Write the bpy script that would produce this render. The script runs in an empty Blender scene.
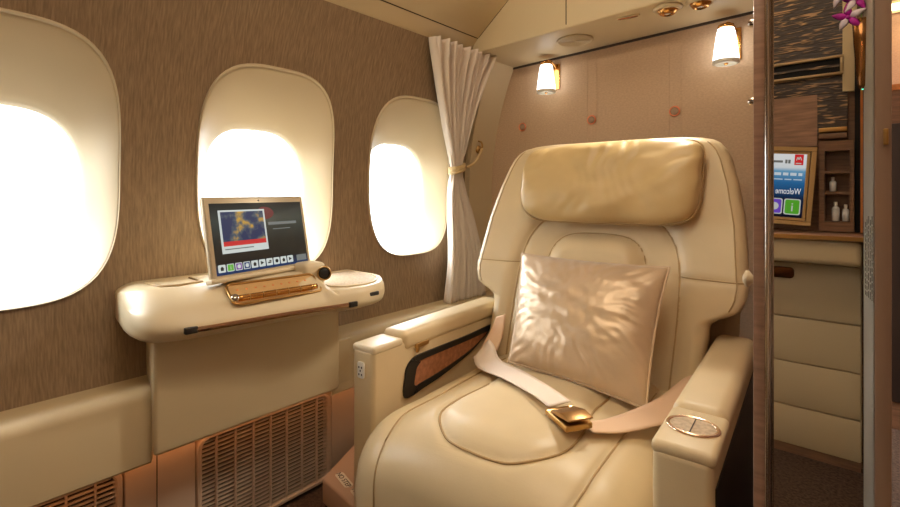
import bpy, bmesh, math, random
import numpy as np
from mathutils import Vector, Matrix, noise

random.seed(4)
PI = math.pi
S = bpy.context.scene
COL = S.collection

# ------------------------------------------------------------ camera, world, light, exposure
H = 0.85
YAW = 40.7
cam_d = bpy.data.cameras.new('camera')
cam_d.sensor_width = 36.0
cam_d.lens = 482.0 / 900.0 * 36.0
cam_d.shift_y = -60.5 / 900.0
cam_d.clip_start = 0.02
cam = bpy.data.objects.new('camera', cam_d)
COL.objects.link(cam)
cam.location = (0, 0, H)
cam.rotation_euler = (PI / 2, 0, math.radians(YAW))
S.camera = cam

S.view_settings.view_transform = 'Standard'
S.view_settings.look = 'None'
S.view_settings.gamma = 1.0
S.view_settings.use_curve_mapping = False
S.view_settings.exposure = 0.0

W = bpy.data.worlds.new('bright overcast sky')
S.world = W
W.use_nodes = True
bg = W.node_tree.nodes['Background']
bg.inputs[0].default_value = (0.93, 0.97, 1.0, 1)
_t = W.node_tree
_tc = _t.nodes.new('ShaderNodeTexCoord')
_sp = _t.nodes.new('ShaderNodeSeparateXYZ')
_mr = _t.nodes.new('ShaderNodeMapRange')
_mr.interpolation_type = 'SMOOTHSTEP'
_mr.inputs[1].default_value = -0.12
_mr.inputs[2].default_value = 0.30
_mr.inputs[3].default_value = 3.0
_mr.inputs[4].default_value = 17.0
_t.links.new(_tc.outputs['Generated'], _sp.inputs[0])
_t.links.new(_sp.outputs[2], _mr.inputs[0])
_t.links.new(_mr.outputs[0], bg.inputs[1])


def area(name, loc, size, power, color, rot=(0, 0, 0), sy=None, parent=None, spread=None):
    l = bpy.data.lights.new(name, 'AREA')
    l.energy = power
    l.color = color
    l.size = size
    if sy:
        l.shape = 'RECTANGLE'
        l.size_y = sy
    if spread:
        l.spread = spread
    o = bpy.data.objects.new(name, l)
    o.location = loc
    o.rotation_euler = rot
    COL.objects.link(o)
    if parent:
        o.parent = parent
    return o


# the cabin ceiling lamps over the suite and over the aisle
area('ceiling_lamp_light', (-0.15, 0.42, 1.93), 0.75, 5.0, (1.0, 0.86, 0.68), sy=0.75, spread=math.radians(165))
area('bulkhead_fill_light', (-0.50, -0.665, 1.70), 0.8, 8.5, (1.0, 0.88, 0.66), (math.radians(112), 0, 0), sy=0.06, spread=math.radians(110))  # unseen lamp added to brighten the bulkhead and overhead panel
area('aisle_lamp_light', (0.75, 0.4, 1.93), 0.5, 3.5, (1.0, 0.84, 0.66), sy=1.6)

# ------------------------------------------------------------ materials


def lin(r, g, b):
    f = lambda c: (c / 255 / 12.92) if c / 255 <= 0.04045 else ((c / 255 + 0.055) / 1.055) ** 2.4
    return (f(r), f(g), f(b), 1)


def mat(name, col, rough=0.5, metal=0.0, spec=0.5, coat=0.0, bump=None, vary=None, sheen=0.0):
    """bump=(scale, strength, distance[, (sx,sy,sz)]); vary=(scale, amount, (sx,sy,sz))"""
    m = bpy.data.materials.new(name)
    m.use_nodes = True
    nt = m.node_tree
    b = nt.nodes['Principled BSDF']
    b.inputs['Base Color'].default_value = col
    b.inputs['Roughness'].default_value = rough
    b.inputs['Metallic'].default_value = metal
    b.inputs['Specular IOR Level'].default_value = spec
    b.inputs['Coat Weight'].default_value = coat
    b.inputs['Sheen Weight'].default_value = sheen
    tc = nt.nodes.new('ShaderNodeTexCoord')

    def noise_node(scale, sc3, detail=4):
        mp = nt.nodes.new('ShaderNodeMapping')
        mp.inputs['Scale'].default_value = sc3
        nt.links.new(tc.outputs['Object'], mp.inputs[0])
        n = nt.nodes.new('ShaderNodeTexNoise')
        n.inputs['Scale'].default_value = scale
        n.inputs['Detail'].default_value = detail
        nt.links.new(mp.outputs[0], n.inputs['Vector'])
        return n
    if vary:
        sc, amt, s3 = vary
        n = noise_node(sc, s3, 6)
        r = nt.nodes.new('ShaderNodeValToRGB')
        r.color_ramp.elements[0].position = 0.3
        r.color_ramp.elements[1].position = 0.7
        r.color_ramp.elements[0].color = tuple(c * (1 - amt) for c in col[:3]) + (1,)
        r.color_ramp.elements[1].color = tuple(min(1, c * (1 + amt)) for c in col[:3]) + (1,)
        nt.links.new(n.outputs[0], r.inputs[0])
        nt.links.new(r.outputs[0], b.inputs['Base Color'])
    if bump:
        n = noise_node(bump[0], bump[3] if len(bump) > 3 else (1, 1, 1))
        bp = nt.nodes.new('ShaderNodeBump')
        bp.inputs['Strength'].default_value = bump[1]
        bp.inputs['Distance'].default_value = bump[2]
        nt.links.new(n.outputs[0], bp.inputs['Height'])
        nt.links.new(bp.outputs[0], b.inputs['Normal'])
    return m


def emit(name, col, strength):
    m = bpy.data.materials.new(name)
    m.use_nodes = True
    nt = m.node_tree
    b = nt.nodes['Principled BSDF']
    b.inputs['Base Color'].default_value = (0.02, 0.02, 0.02, 1)
    b.inputs['Emission Color'].default_value = col
    b.inputs['Emission Strength'].default_value = strength
    b.inputs['Roughness'].default_value = 0.25
    return m


LEATHER = mat('cream leather', lin(212, 190, 150), 0.42, spec=0.45, bump=(380, 0.12, 0.001), vary=(9, 0.05, (1, 1, 1)))
LEATHER_D = mat('cream leather seam', lin(176, 146, 100), 0.5, bump=(300, 0.1, 0.001))
PLASTIC = mat('cream moulded plastic', lin(218, 200, 166), 0.38, spec=0.45, bump=(240, 0.05, 0.0005))
TRIMP = mat('warm beige trim', lin(208, 188, 150), 0.5, bump=(200, 0.06, 0.0005))
BEZEL = mat('window bezel ivory', lin(212, 194, 160), 0.5, bump=(160, 0.03, 0.0005))
GROOVE = mat('dark groove', lin(60, 44, 30), 0.7, bump=(200, 0.1, 0.0005))
VENEER = mat('brown fabric grain wall covering', lin(146, 122, 95), 0.62, spec=0.3, vary=(18, 0.24, (1, 15, 1.6)), bump=(40, 0.3, 0.0012, (1, 4, 0.3)))
BULK = mat('taupe woven bulkhead fabric', lin(194, 164, 134), 0.75, spec=0.2, vary=(160, 0.09, (0.8, 1, 1.3)), bump=(300, 0.3, 0.0008, (0.8, 1, 1)))
BULK_D = mat('taupe bulkhead stitching', lin(150, 124, 100), 0.8, bump=(300, 0.2, 0.0005))
CARPET = mat('brown speckled carpet', lin(84, 66, 54), 0.95, spec=0.1, vary=(120, 0.5, (1, 1, 1)), bump=(260, 0.8, 0.004))
CURT = mat('pale pink beige curtain cloth', lin(232, 217, 200), 0.75, spec=0.2, sheen=0.3, bump=(500, 0.15, 0.0006))
GOLD = mat('polished gold metal', lin(214, 160, 92), 0.22, 1.0, bump=(60, 0.03, 0.0003))
GOLDD = mat('antique gold metal', lin(190, 150, 92), 0.3, 1.0, bump=(60, 0.03, 0.0003))
CHROME = mat('polished chrome', lin(206, 196, 184), 0.15, 1.0, bump=(30, 0.03, 0.0003))
BLACK = mat('black plastic', lin(26, 22, 20), 0.4, bump=(150, 0.05, 0.0005))
GAPSHADE = mat('painted gap shade', lin(18, 14, 11), 0.8, bump=(150, 0.05, 0.0005))  # near black, puts the shade of gaps into the colour
WOOD = mat('walnut veneer', lin(158, 122, 100), 0.35, spec=0.5, vary=(14, 0.3, (1, 1, 9)), bump=(90, 0.1, 0.0005, (0.4, 0.4, 8)))
WOODH = mat('reddish walnut veneer', lin(122, 88, 64), 0.35, vary=(14, 0.3, (1, 1, 10)), bump=(90, 0.1, 0.0005))
ORANGEW = mat('orange brown wood edge', lin(196, 118, 56), 0.4, vary=(20, 0.2, (6, 6, 1)))
SATIN = mat('champagne satin cloth', lin(208, 180, 144), 0.37, 0.25, spec=0.7, sheen=0.3, bump=(34, 0.22, 0.005), vary=(14, 0.08, (1, 1, 1)))
WEB = mat('off white seat belt webbing', lin(232, 214, 196), 0.7, bump=(600, 0.2, 0.0006))
WEB2 = mat('pale peach seat belt webbing', lin(226, 190, 156), 0.7, bump=(600, 0.2, 0.0006))
MESHM = mat('orange brown mesh pocket', lin(170, 112, 76), 0.7, bump=(500, 0.5, 0.001), vary=(80, 0.25, (1, 1, 1)))
TRAYM = mat('speckled beige tray mat', lin(190, 168, 140), 0.7, bump=(400, 0.4, 0.001), vary=(150, 0.22, (1, 1, 1)))
GRILLE = mat('pale warm grey grille plastic', lin(196, 172, 150), 0.55, bump=(200, 0.05, 0.0005))
NOSTEPM = mat('pinkish beige plinth plastic', lin(188, 160, 140), 0.55, bump=(160, 0.1, 0.0005))
WHITEP = mat('white plastic', lin(228, 222, 210), 0.4, bump=(160, 0.04, 0.0003))
GREYST = mat('light grey edge strip', lin(196, 194, 184), 0.5, bump=(160, 0.05, 0.0003))
TAUPED = mat('brown lacquered door panel', lin(150, 120, 98), 0.45, bump=(120, 0.06, 0.0004))
CABF = mat('beige cabinet leather', lin(196, 172, 132), 0.5, bump=(300, 0.1, 0.0005))
INK = mat('black printed ink', lin(22, 20, 22), 0.5, bump=(100, 0.02, 0.0002))
INKG = mat('grey printed ink', lin(120, 116, 110), 0.6, bump=(100, 0.02, 0.0002))
BUTTON = mat('taupe covered button', lin(160, 132, 106), 0.7, bump=(250, 0.3, 0.0008))
COPPER = mat('glowing copper ring', lin(232, 140, 100), 0.35, 0.6, bump=(60, 0.03, 0.0003))
GREEN = mat('green stem', lin(104, 140, 60), 0.5, vary=(40, 0.2, (1, 1, 1)))
PETW = mat('white orchid petal', lin(240, 226, 240), 0.5, vary=(30, 0.05, (1, 1, 1)))
PETM = mat('magenta orchid petal', lin(196, 36, 170), 0.5, vary=(60, 0.25, (1, 1, 1)))
BOTTLE = mat('clear bottle plastic', lin(220, 215, 210), 0.08, spec=0.8, vary=(40, 0.3, (1, 1, 1)))
LAMPS = emit('lit frosted white glass', (1.0, 0.975, 0.93, 1), 4.0)
LED = emit('orange light strip', (1.0, 0.36, 0.10, 1), 2.0)
AMBER = mat('dark amber lens', lin(150, 88, 50), 0.15, spec=0.8, vary=(40, 0.2, (1, 1, 1)))
CEILL = emit('ceiling lamp diffuser', (1.0, 0.82, 0.6, 1), 3.0)
COVE = emit('warm cove lamp', (1.0, 0.72, 0.42, 1), 7.0)
GREENLED = emit('green indicator', (0.1, 1.0, 0.6, 1), 3.0)


def mirror_mat():
    m = mat('mirror glass', (0.70, 0.67, 0.64, 1), 0.0, 1.0)
    return m


MIRROR = mirror_mat()


def pane_mat():
    m = bpy.data.materials.new('clear acrylic window pane')
    m.use_nodes = True
    nt = m.node_tree
    nt.nodes.remove(nt.nodes['Principled BSDF'])
    out = nt.nodes['Material Output']
    tr = nt.nodes.new('ShaderNodeBsdfTransparent')
    tr.inputs[0].default_value = (0.96, 0.98, 0.98, 1)
    gl = nt.nodes.new('ShaderNodeBsdfGlossy')
    gl.inputs['Roughness'].default_value = 0.02
    fr = nt.nodes.new('ShaderNodeFresnel')
    fr.inputs['IOR'].default_value = 1.12
    mx = nt.nodes.new('ShaderNodeMixShader')
    nt.links.new(fr.outputs[0], mx.inputs[0])
    nt.links.new(tr.outputs[0], mx.inputs[1])
    nt.links.new(gl.outputs[0], mx.inputs[2])
    nt.links.new(mx.outputs[0], out.inputs[0])
    return m


PANE = pane_mat()


def carved_mat():
    m = mat('carved dark wood with painted ridge gloss', lin(58, 44, 36), 0.4)
    nt = m.node_tree
    b = nt.nodes['Principled BSDF']
    tc = nt.nodes.new('ShaderNodeTexCoord')
    mp = nt.nodes.new('ShaderNodeMapping')
    mp.inputs['Scale'].default_value = (1, 1, 1)
    nt.links.new(tc.outputs['Object'], mp.inputs[0])
    w = nt.nodes.new('ShaderNodeTexNoise')
    mp.inputs['Scale'].default_value = (18, 18, 150)
    mp.inputs['Rotation'].default_value = (0, 0.12, 0)
    w.inputs['Scale'].default_value = 1.0
    w.inputs['Detail'].default_value = 1.5
    w.inputs['Distortion'].default_value = 0.9
    nt.links.new(mp.outputs[0], w.inputs['Vector'])
    r = nt.nodes.new('ShaderNodeValToRGB')
    e = r.color_ramp.elements
    e[0].position = 0.55
    e[0].color = lin(58, 45, 38)
    e[1].position = 0.68
    e[1].color = lin(186, 146, 102)  # tan paints the light on the glossy carved ridges
    nt.links.new(w.outputs[0], r.inputs[0])
    nt.links.new(r.outputs[0], b.inputs['Base Color'])
    bp = nt.nodes.new('ShaderNodeBump')
    bp.inputs['Strength'].default_value = 0.6
    bp.inputs['Distance'].default_value = 0.004
    nt.links.new(w.outputs[0], bp.inputs['Height'])
    nt.links.new(bp.outputs[0], b.inputs['Normal'])
    return m


CARVED = carved_mat()


def ramp_emit(name, stops, axis, lo, hi, strength, extra=None):
    """a lit display whose picture is a vertical gradient"""
    m = bpy.data.materials.new(name)
    m.use_nodes = True
    nt = m.node_tree
    b = nt.nodes['Principled BSDF']
    b.inputs['Base Color'].default_value = (0.01, 0.01, 0.012, 1)
    b.inputs['Roughness'].default_value = 0.12
    tc = nt.nodes.new('ShaderNodeTexCoord')
    sp = nt.nodes.new('ShaderNodeSeparateXYZ')
    nt.links.new(tc.outputs['Object'], sp.inputs[0])
    mr = nt.nodes.new('ShaderNodeMapRange')
    mr.inputs[1].default_value = lo
    mr.inputs[2].default_value = hi
    nt.links.new(sp.outputs[axis], mr.inputs[0])
    r = nt.nodes.new('ShaderNodeValToRGB')
    els = r.color_ramp.elements
    while len(els) < len(stops):
        els.new(0.5)
    for e, (p, c) in zip(els, stops):
        e.position = p
        e.color = c
    nt.links.new(mr.outputs[0], r.inputs[0])
    nt.links.new(r.outputs[0], b.inputs['Emission Color'])
    b.inputs['Emission Strength'].default_value = strength
    return m


def map_emit():
    m = emit('world map picture', (0, 0, 0, 1), 0.9)
    nt = m.node_tree
    b = nt.nodes['Principled BSDF']
    tc = nt.nodes.new('ShaderNodeTexCoord')
    n = nt.nodes.new('ShaderNodeTexNoise')
    n.inputs['Scale'].default_value = 26
    n.inputs['Detail'].default_value = 5
    nt.links.new(tc.outputs['Object'], n.inputs['Vector'])
    r = nt.nodes.new('ShaderNodeValToRGB')
    e = r.color_ramp.elements
    e[0].position = 0.50
    e[0].color = lin(24, 42, 84)
    e[1].position = 0.66
    e[1].color = lin(206, 160, 50)
    k = e.new(0.57)
    k.color = lin(70, 84, 96)
    nt.links.new(n.outputs[0], r.inputs[0])
    nt.links.new(r.outputs[0], b.inputs['Emission Color'])
    return m


# ------------------------------------------------------------ mesh helpers


def link(name, bm, m, parent=None, smooth=True, auto=None):
    bmesh.ops.recalc_face_normals(bm, faces=bm.faces)
    me = bpy.data.meshes.new(name)
    bm.to_mesh(me)
    bm.free()
    if not isinstance(m, (list, tuple)):
        m = [m]
    for q in m:
        me.materials.append(q)
    if smooth:
        for p in me.polygons:
            p.use_smooth = True
        if auto is not None:
            me.set_sharp_from_angle(angle=math.radians(auto))
    o = bpy.data.objects.new(name, me)
    COL.objects.link(o)
    if parent:
        o.parent = parent
    return o


def tag(o, label=None, cat=None, group=None, kind=None):
    if label:
        o['label'] = label
    if cat:
        o['category'] = cat
    if group:
        o['group'] = group
    if kind:
        o['kind'] = kind
    return o


def struct(o, label=None):
    o['kind'] = 'structure'
    if label:
        o['label'] = label
    return o


def thing(name, label, cat, loc=(0, 0, 0), rot=(0, 0, 0), group=None):
    o = bpy.data.objects.new(name, None)
    o.empty_display_size = 0.05
    COL.objects.link(o)
    o.location = loc
    o.rotation_euler = rot
    return tag(o, label, cat, group)


def box(bm, x0, x1, y0, y1, z0, z1, bev=0.0, seg=3, M=None, mi=0):
    g = bmesh.ops.create_cube(bm, size=1.0)
    vs = g['verts']
    for v in vs:
        v.co = Vector(((x0 + x1) / 2 + v.co.x * (x1 - x0), (y0 + y1) / 2 + v.co.y * (y1 - y0), (z0 + z1) / 2 + v.co.z * (z1 - z0)))
    fs = {f for v in vs for f in v.link_faces}
    if bev > 0:
        es = list({e for v in vs for e in v.link_edges})
        r = bmesh.ops.bevel(bm, geom=es, offset=bev, segments=seg, profile=0.5, affect='EDGES')
        fs = set(r['faces']) | {f for f in fs if f.is_valid}
        vs = list({v for f in fs for v in f.verts})
    if M is not None:
        for v in vs:
            v.co = M @ v.co
    for f in fs:
        f.material_index = mi
    return fs


def bx(*a, **k):
    bm = bmesh.new()
    box(bm, *a, **k)
    return bm


def loft(bm, secs, closed=True, caps=True):
    rows = [[bm.verts.new(p) for p in s] for s in secs]
    n = len(rows[0])
    for a, b in zip(rows, rows[1:]):
        for i in range(n if closed else n - 1):
            j = (i + 1) % n
            bm.faces.new((a[i], a[j], b[j], b[i]))
    if caps and closed:
        bm.faces.new(rows[0][::-1])
        bm.faces.new(rows[-1])
    return rows


def tube(bm, pts, r, seg=8, closed=False):
    pts = [Vector(p) for p in pts]
    n = len(pts)
    up = Vector((0, 0, 1))
    rows = []
    prev = None
    for i, p in enumerate(pts):
        a = pts[(i - 1) % n] if (closed or i > 0) else p
        b = pts[(i + 1) % n] if (closed or i < n - 1) else p
        t = (b - a).normalized()
        if prev is None:
            s = t.cross(up)
            if s.length < 1e-3:
                s = t.cross(Vector((1, 0, 0)))
        else:
            s = prev - t * prev.dot(t)
        s.normalize()
        prev = s
        q = t.cross(s)
        rr = r[i] if isinstance(r, (list, tuple)) else r
        rows.append([bm.verts.new(p + (s * math.cos(2 * PI * k / seg) + q * math.sin(2 * PI * k / seg)) * rr) for k in range(seg)])
    m = n if closed else n - 1
    for i in range(m):
        A, B = rows[i], rows[(i + 1) % n]
        for k in range(seg):
            bm.faces.new((A[k], A[(k + 1) % seg], B[(k + 1) % seg], B[k]))
    if not closed:
        bm.faces.new(rows[0][::-1])
        bm.faces.new(rows[-1])


def spline(pts, n=12, closed=False):
    P = [Vector(p) for p in pts]
    out = []
    N = len(P)
    rng = range(N) if closed else range(N - 1)
    for i in rng:
        p0 = P[(i - 1) % N] if closed or i > 0 else P[0] * 2 - P[1]
        p1, p2 = P[i], P[(i + 1) % N]
        p3 = P[(i + 2) % N] if closed or i + 2 < N else P[-1] * 2 - P[-2]
        for k in range(n):
            t = k / n
            out.append(0.5 * ((2 * p1) + (p2 - p0) * t + (2 * p0 - 5 * p1 + 4 * p2 - p3) * t * t + (3 * p1 - p0 - 3 * p2 + p3) * t ** 3))
    if not closed:
        out.append(P[-1])
    return out


def lathe(bm, prof, seg=32, M=None, caps=True):
    secs = []
    for r, z in prof:
        row = []
        for k in range(seg):
            v = Vector((r * math.cos(2 * PI * k / seg), r * math.sin(2 * PI * k / seg), z))
            row.append(M @ v if M is not None else v)
        secs.append(row)
    loft(bm, secs, True, caps)


def prism(bm, poly, axis, a, b, bev=0.0, seg=2):
    """polygon in the two other axes pulled along axis from a to b"""
    def P(q, w):
        if axis == 'x':
            return (w, q[0], q[1])
        if axis == 'y':
            return (q[0], w, q[1])
        return (q[0], q[1], w)
    A = [bm.verts.new(P(q, a)) for q in poly]
    B = [bm.verts.new(P(q, b)) for q in poly]
    n = len(poly)
    fs = [bm.faces.new(A[::-1]), bm.faces.new(B)]
    for i in range(n):
        fs.append(bm.faces.new((A[i], A[(i + 1) % n], B[(i + 1) % n], B[i])))
    if bev > 0:
        es = list({e for f in fs for e in f.edges})
        bmesh.ops.bevel(bm, geom=es, offset=bev, segments=seg, profile=0.5, affect='EDGES', clamp_overlap=True)


def rrect(w, h, r, n=6):
    out = []
    for cx, cz, a0 in ((w - r, h - r, 0), (-w + r, h - r, 90), (-w + r, -h + r, 180), (w - r, -h + r, 270)):
        for k in range(n + 1):
            a = math.radians(a0 + 90 * k / n)
            out.append((cx + r * math.cos(a), cz + r * math.sin(a)))
    return out


def text_mesh(name, s, size, m, parent, M, depth=0.0004, align='LEFT'):
    cu = bpy.data.curves.new(name, 'FONT')
    cu.body = s
    cu.size = size
    cu.extrude = depth
    cu.align_x = align
    to = bpy.data.objects.new(name + ' tmp', cu)
    COL.objects.link(to)
    dg = bpy.context.evaluated_depsgraph_get()
    me = bpy.data.meshes.new_from_object(to.evaluated_get(dg))
    COL.objects.unlink(to)
    bpy.data.objects.remove(to)
    me.name = name
    me.materials.clear()
    me.materials.append(m)
    me.transform(M)
    o = bpy.data.objects.new(name, me)
    COL.objects.link(o)
    o.parent = parent
    return o


XZ = Matrix.Rotation(PI / 2, 4, 'X')     # text lying in XY -> standing in XZ, facing -Y

# ------------------------------------------------------------ the shell
WBACK = 1.70     # bulkhead behind the seat
WFRONT = -0.73   # cabinet wall in front of the suite
CEIL = 1.96


def wx(z):
    d = z - 0.85
    return -1.25 + (0.42 if d > 0 else 0.25) * d * d


# floor, ceiling, outer walls
struct(link('floor', bx(-1.45, 1.5, -1.6, 2.75, -0.04, 0.0), CARPET, smooth=False))
struct(link('ceiling', bx(-1.45, 1.5, -1.6, 2.75, CEIL, CEIL + 0.04), TRIMP, smooth=False))
struct(link('wall_right', bx(1.4, 1.45, -1.6, 2.75, 0, CEIL), BULK, smooth=False))
struct(link('wall_far', bx(-1.45, 1.5, 2.7, 2.75, 0, CEIL), BULK, smooth=False))
struct(link('wall_rear', bx(-1.45, 1.5, -1.6, -1.55, 0, CEIL), BULK, smooth=False))

# left wall with its window openings
WIN = [(0.132, 'window_1'), (0.692, 'window_2'), (1.235, 'window_3')]
WZ = 0.907
WHW, WHH, WEX = 0.199, 0.278, 3.3


def sup(a, hw, hh, ex):
    c, s = math.cos(a), math.sin(a)
    r = (abs(c / hw) ** ex + abs(s / hh) ** ex) ** (-1 / ex)
    return r * c, r * s


bm = bmesh.new()
NA = 96
Z0, Z1 = 0.42, 1.62
for yc, _ in WIN:
    y0, y1 = yc - 0.2675, yc + 0.2675
    zlo, zhi = 0.50, 1.35
    rows = []
    snap = {}
    for cy_, cz_ in ((0.2675, zhi - WZ), (-0.2675, zhi - WZ), (-0.2675, zlo - WZ), (0.2675, zlo - WZ)):
        snap[round((math.atan2(cz_, cy_) % (2 * PI)) / (2 * PI) * NA) % NA] = (cy_, cz_)
    for k in range(7):
        t = k / 6
        row = []
        for i in range(NA):
            a = 2 * PI * i / NA
            py, pz = sup(a, WHW, WHH, WEX)
            c, s = math.cos(a), math.sin(a)
            # matching point on the rectangle
            kx = 0.2675 / max(1e-6, abs(c))
            kz = ((zhi - WZ) if s > 0 else (WZ - zlo)) / max(1e-6, abs(s))
            q = min(kx, kz)
            ry, rz = snap.get(i, (q * c, q * s))
            yy, zz = yc + py + (ry - py) * t, WZ + pz + (rz - pz) * t
            row.append(bm.verts.new((wx(zz), yy, zz)))
        rows.append(row)
    for A, B in zip(rows, rows[1:]):
        for i in range(NA):
            j = (i + 1) % NA
            bm.faces.new((A[i], A[j], B[j], B[i]))


def strip(ya, yb, za, zb, n=40):
    prev = None
    ya, yb, za, zb = ya - 0.012, yb + 0.012, za - 0.012, zb + 0.012
    for k in range(n + 1):
        z = za + (zb - za) * k / n
        cur = (bm.verts.new((wx(z) - 0.0006, ya, z)), bm.verts.new((wx(z) - 0.0006, yb, z)))
        if prev:
            bm.faces.new((prev[0], prev[1], cur[1], cur[0]))
        prev = cur


ya, yb = WIN[0][0] - 0.2675, WIN[-1][0] + 0.2675
strip(ya, yb, Z0, 0.50)
strip(WIN[0][0] + 0.2675, WIN[1][0] - 0.2675, 0.50, 1.35)
strip(WIN[1][0] + 0.2675, WIN[2][0] - 0.2675, 0.50, 1.35)
strip(ya, yb, 1.35, Z1)
strip(-0.80, ya, Z0, Z1, 30)
strip(yb, 1.72, Z0, Z1, 30)
# corner fill of the rectangle rings is closed by overlapping the rings slightly
wl = struct(link('wall_left', bm, VENEER, smooth=True, auto=40))

# windows: each one bezel and pane
for yc, nm in WIN:
    w = bpy.data.objects.new(nm, None)
    COL.objects.link(w)
    w.location = (0, yc, WZ)
    struct(w)
    bm = bmesh.new()
    secs = []
    #           t      dx (out from wall, + into the room)
    prof = [(-0.035, -0.004), (-0.03, 0.004), (-0.012, 0.0075), (0.004, 0.0075), (0.014, 0.005), (0.02, 0.0015), (0.028, 0.003), (0.06, 0.001),
            (0.16, -0.006), (0.34, -0.021), (0.52, -0.038), (0.70, -0.055), (0.86, -0.070), (0.96, -0.080), (1.0, -0.088), (1.0, -0.105)]
    for t, dx in prof:
        row = []
        for i in range(NA):
            a = 2 * PI * i / NA
            oy, oz = sup(a, WHW, WHH, WEX)
            iy, iz = sup(a, 0.147, 0.190, 3.0)
            iz -= 0.065
            yy, zz = oy + (iy - oy) * t, oz + (iz - oz) * t
            base = wx(WZ + oz) * (1 - max(0, t)) + (-1.25) * max(0, t)
            row.append((base + dx, yy, zz))
        secs.append(row)
    loft(bm, secs, True, False)
    link('window_frame', bm, BEZEL, w)
    bm = bmesh.new()
    pts = [bm.verts.new((-1.345, *(lambda q: (q[0], q[1] - 0.065))(sup(2 * PI * i / NA, 0.151, 0.194, 3.0)))) for i in range(NA)]
    bm.faces.new(pts)
    link('pane', bm, PANE, w, smooth=False)

# bulkhead behind the seat
wb = struct(link('wall_back', bx(-1.40, -0.055, WBACK, WBACK + 0.04, 0, CEIL), BULK, smooth=False))
bm = bmesh.new()
for x in (-1.066, -0.767, -0.477):
    for dx in (-0.018, 0.018):
        box(bm, x + dx - 0.0010, x + dx + 0.0010, WBACK - 0.0010, WBACK + 0.001, 0.3, 1.384)
link('stitching', bm, BULK, wb, smooth=False)
for x in (-1.066, -0.767, -0.477):
    M = Matrix.Translation((x, WBACK - 0.002, 1.121)) @ Matrix.Rotation(PI / 2, 4, 'X')
    bm = bmesh.new()
    lathe(bm, [(0.0135, -0.001), (0.0135, 0.003), (0.011, 0.007), (0.006, 0.009), (0.001, 0.0095)], 24, M)
    b = link('upholstery_button', bm, BUTTON, wb)
    bm = bmesh.new()
    tube(bm, [M @ Vector((0.0150 * math.cos(2 * PI * k / 28), 0.0150 * math.sin(2 * PI * k / 28), 0.003)) for k in range(28)], 0.0026, 8, True)
    link('button_ring', bm, COPPER, b)

# side ledge under the windows, in two lengths
def ledge(name, y0, y1, xf):
    bm = bmesh.new()
    poly = [(wx(0.45) - 0.02, 0.335), (xf - 0.030, 0.335), (xf - 0.030, 0.291), (xf - 0.006, 0.291), (xf, 0.297), (xf, 0.425), (xf - 0.004, 0.436), (xf - 0.014, 0.444), (xf - 0.028, 0.446), (wx(0.45) - 0.02, 0.446)]
    prism(bm, poly, 'y', y0, y1)
    for v in bm.verts:
        if abs(v.co.y - y1) < 1e-4 and y1 < 1:
            v.co.y += 0.05 * (xf - v.co.x) / 0.12
    return struct(link(name, bm, TRIMP, smooth=True, auto=35))


ledge('trim_1', -0.72, 0.352, -1.115)
ledge('trim_2', 0.79, WBACK, -1.108)
# lower wall panel with flat covers between the grilles
bm = bmesh.new()
box(bm, -1.235, -1.21, -0.72, WBACK, 0.0, 0.335)
box(bm, -1.31, -1.27, -0.80, WBACK, 0.0, 0.46)  # unseen backing added outside the wall to stop light leaks
struct(link('wall_lower', bm, GROOVE, smooth=False))
for nm, y0, y1 in (('trim_3', 0.325, 0.468), ('trim_4', 0.848, 1.30)):
    bm = bmesh.new()
    box(bm, -1.215, -1.188, y0, y1, 0.015, 0.308, 0.004, 2)
    ym = y0 + 0.06 if nm == 'trim_3' else y1
    t = struct(link(nm, bm, GRILLE, smooth=True, auto=35))
    if nm == 'trim_3':
        link('groove', bx(-1.189, -1.1872, ym, ym + 0.002, 0.018, 0.297), GROOVE, t, smooth=False)

OSL = 0.03


def oslope(x):
    return OSL * (x + 0.62)


# ceiling rail, sloping bin panel and the overhead panel across the bulkhead
bm = bmesh.new()
prism(bm, [(-1.155, 1.372), (-1.128, 1.384), (-1.092, 1.424), (-1.115, 1.445), (-1.175, 1.40)], 'y', -0.72, 1.56, 0.003)
struct(link('trim_5', bm, TRIMP, smooth=True, auto=30))
bm = bmesh.new()
prism(bm, [(-1.092, 1.425), (-0.62, 1.80), (-0.62, 1.97), (-1.3, 1.97), (-1.3, 1.44), (-1.11, 1.44)], 'y', -0.72, 1.432)
struct(link('ceiling_bin', bm, TRIMP, smooth=False))
bm = bmesh.new()
box(bm, -1.118, -0.092, 1.428, WBACK, 1.387, CEIL, 0.006, 3)
for v in bm.verts:
    if v.co.z < 1.5:
        v.co.z += oslope(v.co.x)
ovh = struct(link('ceiling_overhead', bm, TRIMP, smooth=True, auto=35))
bm = bmesh.new()
box(bm, -0.734, -0.731, 1.4270, 1.4295, 1.395, CEIL - 0.003)
link('groove', bm, GROOVE, ovh, smooth=False)
bm = bmesh.new()
tube(bm, [(-1.0915, y, 1.4250) for y in np.linspace(-0.70, 1.43, 8)], 0.0016, 6)
struct(link('trim_8', bm, GROOVE))
bm = bmesh.new()
tube(bm, [(-1.088, 1.4285, 1.427), (-0.90, 1.4285, 1.578), (-0.70, 1.4285, 1.737)], 0.0014, 6)
struct(link('trim_9', bm, GROOVE))
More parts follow.
